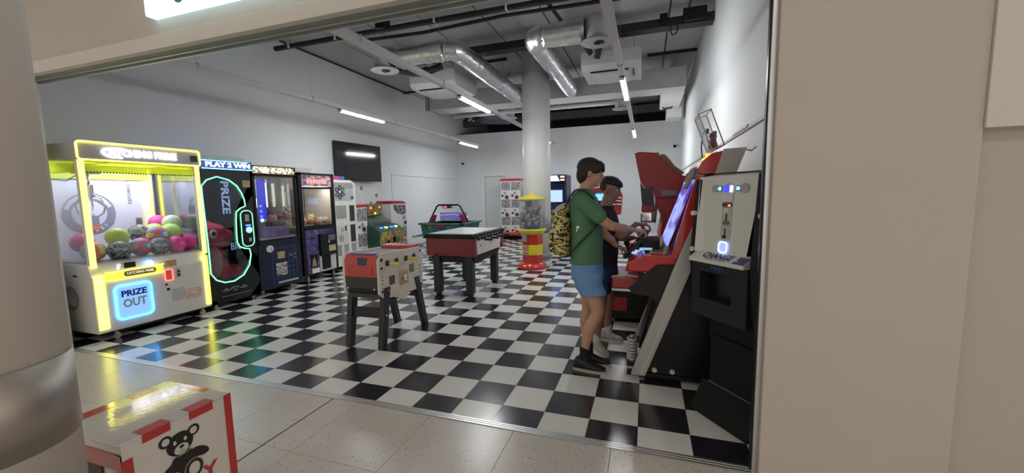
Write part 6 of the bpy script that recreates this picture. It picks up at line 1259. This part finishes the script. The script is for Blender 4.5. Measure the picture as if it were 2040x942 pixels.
shoe(p1, (-.545, 1.035, 0), (-.262, 1.015, 0), blks, solep, blks); shoe(p1, (-.52, 1.185, 0), (-.235, 1.17, 0), blks, solep, blks)
# backpack
bp = thing('backpack', 'yellow and black camouflage backpack worn by the boy in green', 'backpack', (-.66, Y1, .93))
bpm = patchy('camo_yellow', [(.025, .02, .012), (.55, .42, .10), (.02, .017, .01), (.62, .54, .24), (.10, .07, .02), (.02, .017, .01)], 10, rough=.7, detail=4.5, stretch=(1, .8, 1.5))
bg = MB(); secs(bg, [(-.615, Y1, .955, .045, .09), (-.635, Y1, .985, .065, .135), (-.65, Y1, 1.10, .082, .15), (-.65, Y1, 1.22, .082, .15), (-.635, Y1, 1.33, .066, .14), (-.61, Y1, 1.40, .038, .10)])
part('bag', remeshed(bg, .008, 3, .006, 14), bpm, bp)
pk_ = MB(); secs(pk_, [(-.70, Y1, .985, .035, .09), (-.715, Y1, 1.02, .045, .12), (-.72, Y1, 1.12, .045, .125), (-.71, Y1, 1.19, .030, .11)]); part('pocket', remeshed(pk_, .008, 3, .004, 14), bpm, bp)
part('top_flap', remeshed(secs(MB(), [(-.640, Y1, 1.335, .074, .13), (-.628, Y1, 1.375, .062, .12), (-.60, Y1, 1.405, .035, .09)]), .008, 3), mat('flap_pale', (.45, .40, .30), .7), bp)
stm = mat('strap_dark_green', (.012, .030, .020), .7)
def flat_strap(pts, wv_, w_, th=.004):
    mb = MB(); 
    for a, b in zip(pts, pts[1:]):
        a, b = Vector(a), Vector(b); d = (b-a).normalized(); wv2 = Vector(wv_); n_ = d.cross(wv2).normalized()
        q = [a-wv2*w_-n_*th, a+wv2*w_-n_*th, a+wv2*w_+n_*th, a-wv2*w_+n_*th, b-wv2*w_-n_*th, b+wv2*w_-n_*th, b+wv2*w_+n_*th, b-wv2*w_+n_*th]
        mb._faces(q, [(0, 1, 2, 3), (7, 6, 5, 4), (0, 4, 5, 1), (1, 5, 6, 2), (2, 6, 7, 3), (3, 7, 4, 0)])
    return mb
for sy in (-1, 1):
    yy = Y1+sy*.095
    part('strap', flat_strap([(-.60, yy, 1.36), (-.575, yy, 1.44), (-.52, yy, 1.512), (-.45, yy, 1.515), (-.375, yy, 1.45), (-.330, yy, 1.36), (-.312, yy+sy*.03, 1.25)], (0, 1, 0), .016), stm, bp)
    y2 = Y1+sy*.178
    part('strap', MB().tube([(-.325, yy+sy*.035, 1.25), (-.37, y2, 1.19), (-.47, y2-sy*.006, 1.09), (-.56, y2-sy*.02, .99), (-.60, Y1+sy*.10, .97)], .008, 6), stm, bp)
part('carry_loop', MB().tube([(-.60, Y1-.04, 1.38), (-.58, Y1-.02, 1.44), (-.57, Y1+.02, 1.44), (-.60, Y1+.04, 1.38)], .007, 6), stm, bp)
# ---- boy in the black T-shirt
p2 = thing('person', 'dark haired boy in black T-shirt and dark blue shorts standing behind the boy in green', 'person', (-.34, 1.63, 0))
Y2 = 1.63
b2 = MB()
limb(b2, [(-.35, Y2-.065, .82, .066), (-.36, Y2-.10, .62, .066), (-.355, Y2-.13, .46, .050), (-.375, Y2-.15, .33, .050), (-.390, Y2-.135, .18, .034), (-.393, Y2-.13, .08, .032)])
limb(b2, [(-.34, Y2+.065, .82, .066), (-.32, Y2+.10, .62, .066), (-.305, Y2+.12, .46, .050), (-.325, Y2+.14, .33, .050), (-.325, Y2+.15, .18, .034), (-.315, Y2+.155, .08, .032)])
secs(b2, [(-.34, Y2, .78, .085, .11), (-.335, Y2, .90, .085, .115), (-.325, Y2, 1.1, .095, .13), (-.325, Y2, 1.25, .085, .14), (-.33, Y2, 1.31, .055, .075)])
limb(b2, [(-.335, Y2, 1.31, .060), (-.325, Y2, 1.38, .056), (-.308, Y2, 1.44, .056)])
r2h, l2h = Vector((.03, 1.50, 1.205)), Vector((.0, 1.76, 1.045))
limb(b2, [(-.32, Y2-.15, 1.26, .048), (-.25, Y2-.17, 1.15, .041), (-.185, Y2-.16, 1.085, .036), (-.11, Y2-.13, 1.14, .032), (r2h.x-.085, r2h.y-.0, r2h.z+.0, .022)])
limb(b2, [(-.32, Y2+.15, 1.26, .048), (-.26, Y2+.20, 1.14, .041), (-.20, Y2+.21, 1.04, .036), (-.13, Y2+.17, 1.04, .031), (l2h.x-.08, l2h.y, l2h.z+.01, .022)])
hand(b2, (r2h.x-.085, r2h.y, r2h.z), (.98, .05, -.05), (.1, 0, -1), (0, 1, .2), .8); hand(b2, (l2h.x-.08, l2h.y, l2h.z+.01), (.98, -.05, -.1), (.1, 0, -1), (0, -1, .2), .4)
M2 = head(b2, (-.292, Y2, 1.517), .95, math.radians(-6), math.radians(12))
part('body', remeshed(b2, .0055, 3), skin2, p2); face_parts(p2, M2, 'iris_dark')
h2 = MB(); h2.ell((-.010, 0, .070), (.100, .084, .060), 24, 14).ell((.045, 0, .066), (.058, .072, .040), 18, 12).ell((-.062, 0, .040), (.050, .070, .060), 16, 12)
h2.loft([((.075, 0, .085), (.014, 0, 0), (0, .055, 0)), ((.094, 0, .060), (.013, 0, 0), (0, .064, 0)), ((.098, 0, .034), (.007, 0, 0), (0, .056, 0))], 16)
part('hair', remeshed(xf(h2, M2), .006, 3, .003, 60), mat('hair_black', (.006, .005, .005), .65, var=.3, scale=40, bump=.3, bscale=130), p2)
h3 = MB(); h3.ell((-.040, 0, .020), (.073, .0772, .060), 20, 14); part('cropped_hair', remeshed(xf(h3, M2), .007, 2), mat('hair_cropped', (.035, .022, .016), .8, var=.2, scale=60), p2)
t2 = MB(); secs(t2, [(-.338, Y2, .80, .120, .150), (-.333, Y2, .95, .118, .148), (-.325, Y2, 1.10, .118, .155), (-.325, Y2, 1.21, .114, .168), (-.330, Y2, 1.29, .102, .160), (-.335, Y2, 1.335, .080, .110), (-.333, Y2, 1.365, .066, .074)])
limb(t2, [(-.325, Y2-.135, 1.265, .060), (-.285, Y2-.165, 1.20, .060), (-.255, Y2-.17, 1.155, .057)]); limb(t2, [(-.325, Y2+.135, 1.265, .060), (-.285, Y2+.175, 1.20, .060), (-.265, Y2+.195, 1.15, .057)])
part('t_shirt', remeshed(t2, .008, 4, .004, 9), mat('shirt_black', (.009, .009, .011), .85, var=.1, bump=.3, bscale=9), p2)
s2 = MB(); secs(s2, [(-.338, Y2, .86, .112, .142), (-.336, Y2, .76, .122, .155), (-.335, Y2, .68, .12, .160)])
for sy in (-1, 1): s2.loft([((-.34, Y2+sy*.085, .76), (.108, 0, 0), (0, .082, 0)), ((-.345+.02*sy, Y2+sy*.092, .66), (.106, 0, 0), (0, .085, 0)), ((-.350+.03*sy, Y2+sy*.105, .545), (.102, 0, 0), (0, .084, 0))], 20)
part('shorts', remeshed(s2, .008, 3, .004, 11), mat('shorts_navy', (.012, .035, .11), .8, var=.08, bump=.3, bscale=14), p2)
grs = mat('shoe_grey_white', (.36, .34, .31), .6, var=.12, scale=30); wsk = mat('sock_white', (.50, .50, .50), .9)
for y, x in ((Y2-.13, -.393), (Y2+.155, -.315)): part('sock', limb(MB(), [(x, y, .07, .039), (x-.003, y, .15, .038)]), wsk, p2)
shoe(p2, (-.425, 1.545, 0), (-.285, 1.345, 0), grs, mat('sole_white', (.5, .48, .44), .6), wsk, .045); shoe(p2, (-.405, 1.79, 0), (-.165, 1.765, 0), grs, _M['sole_white'], wsk, .045)
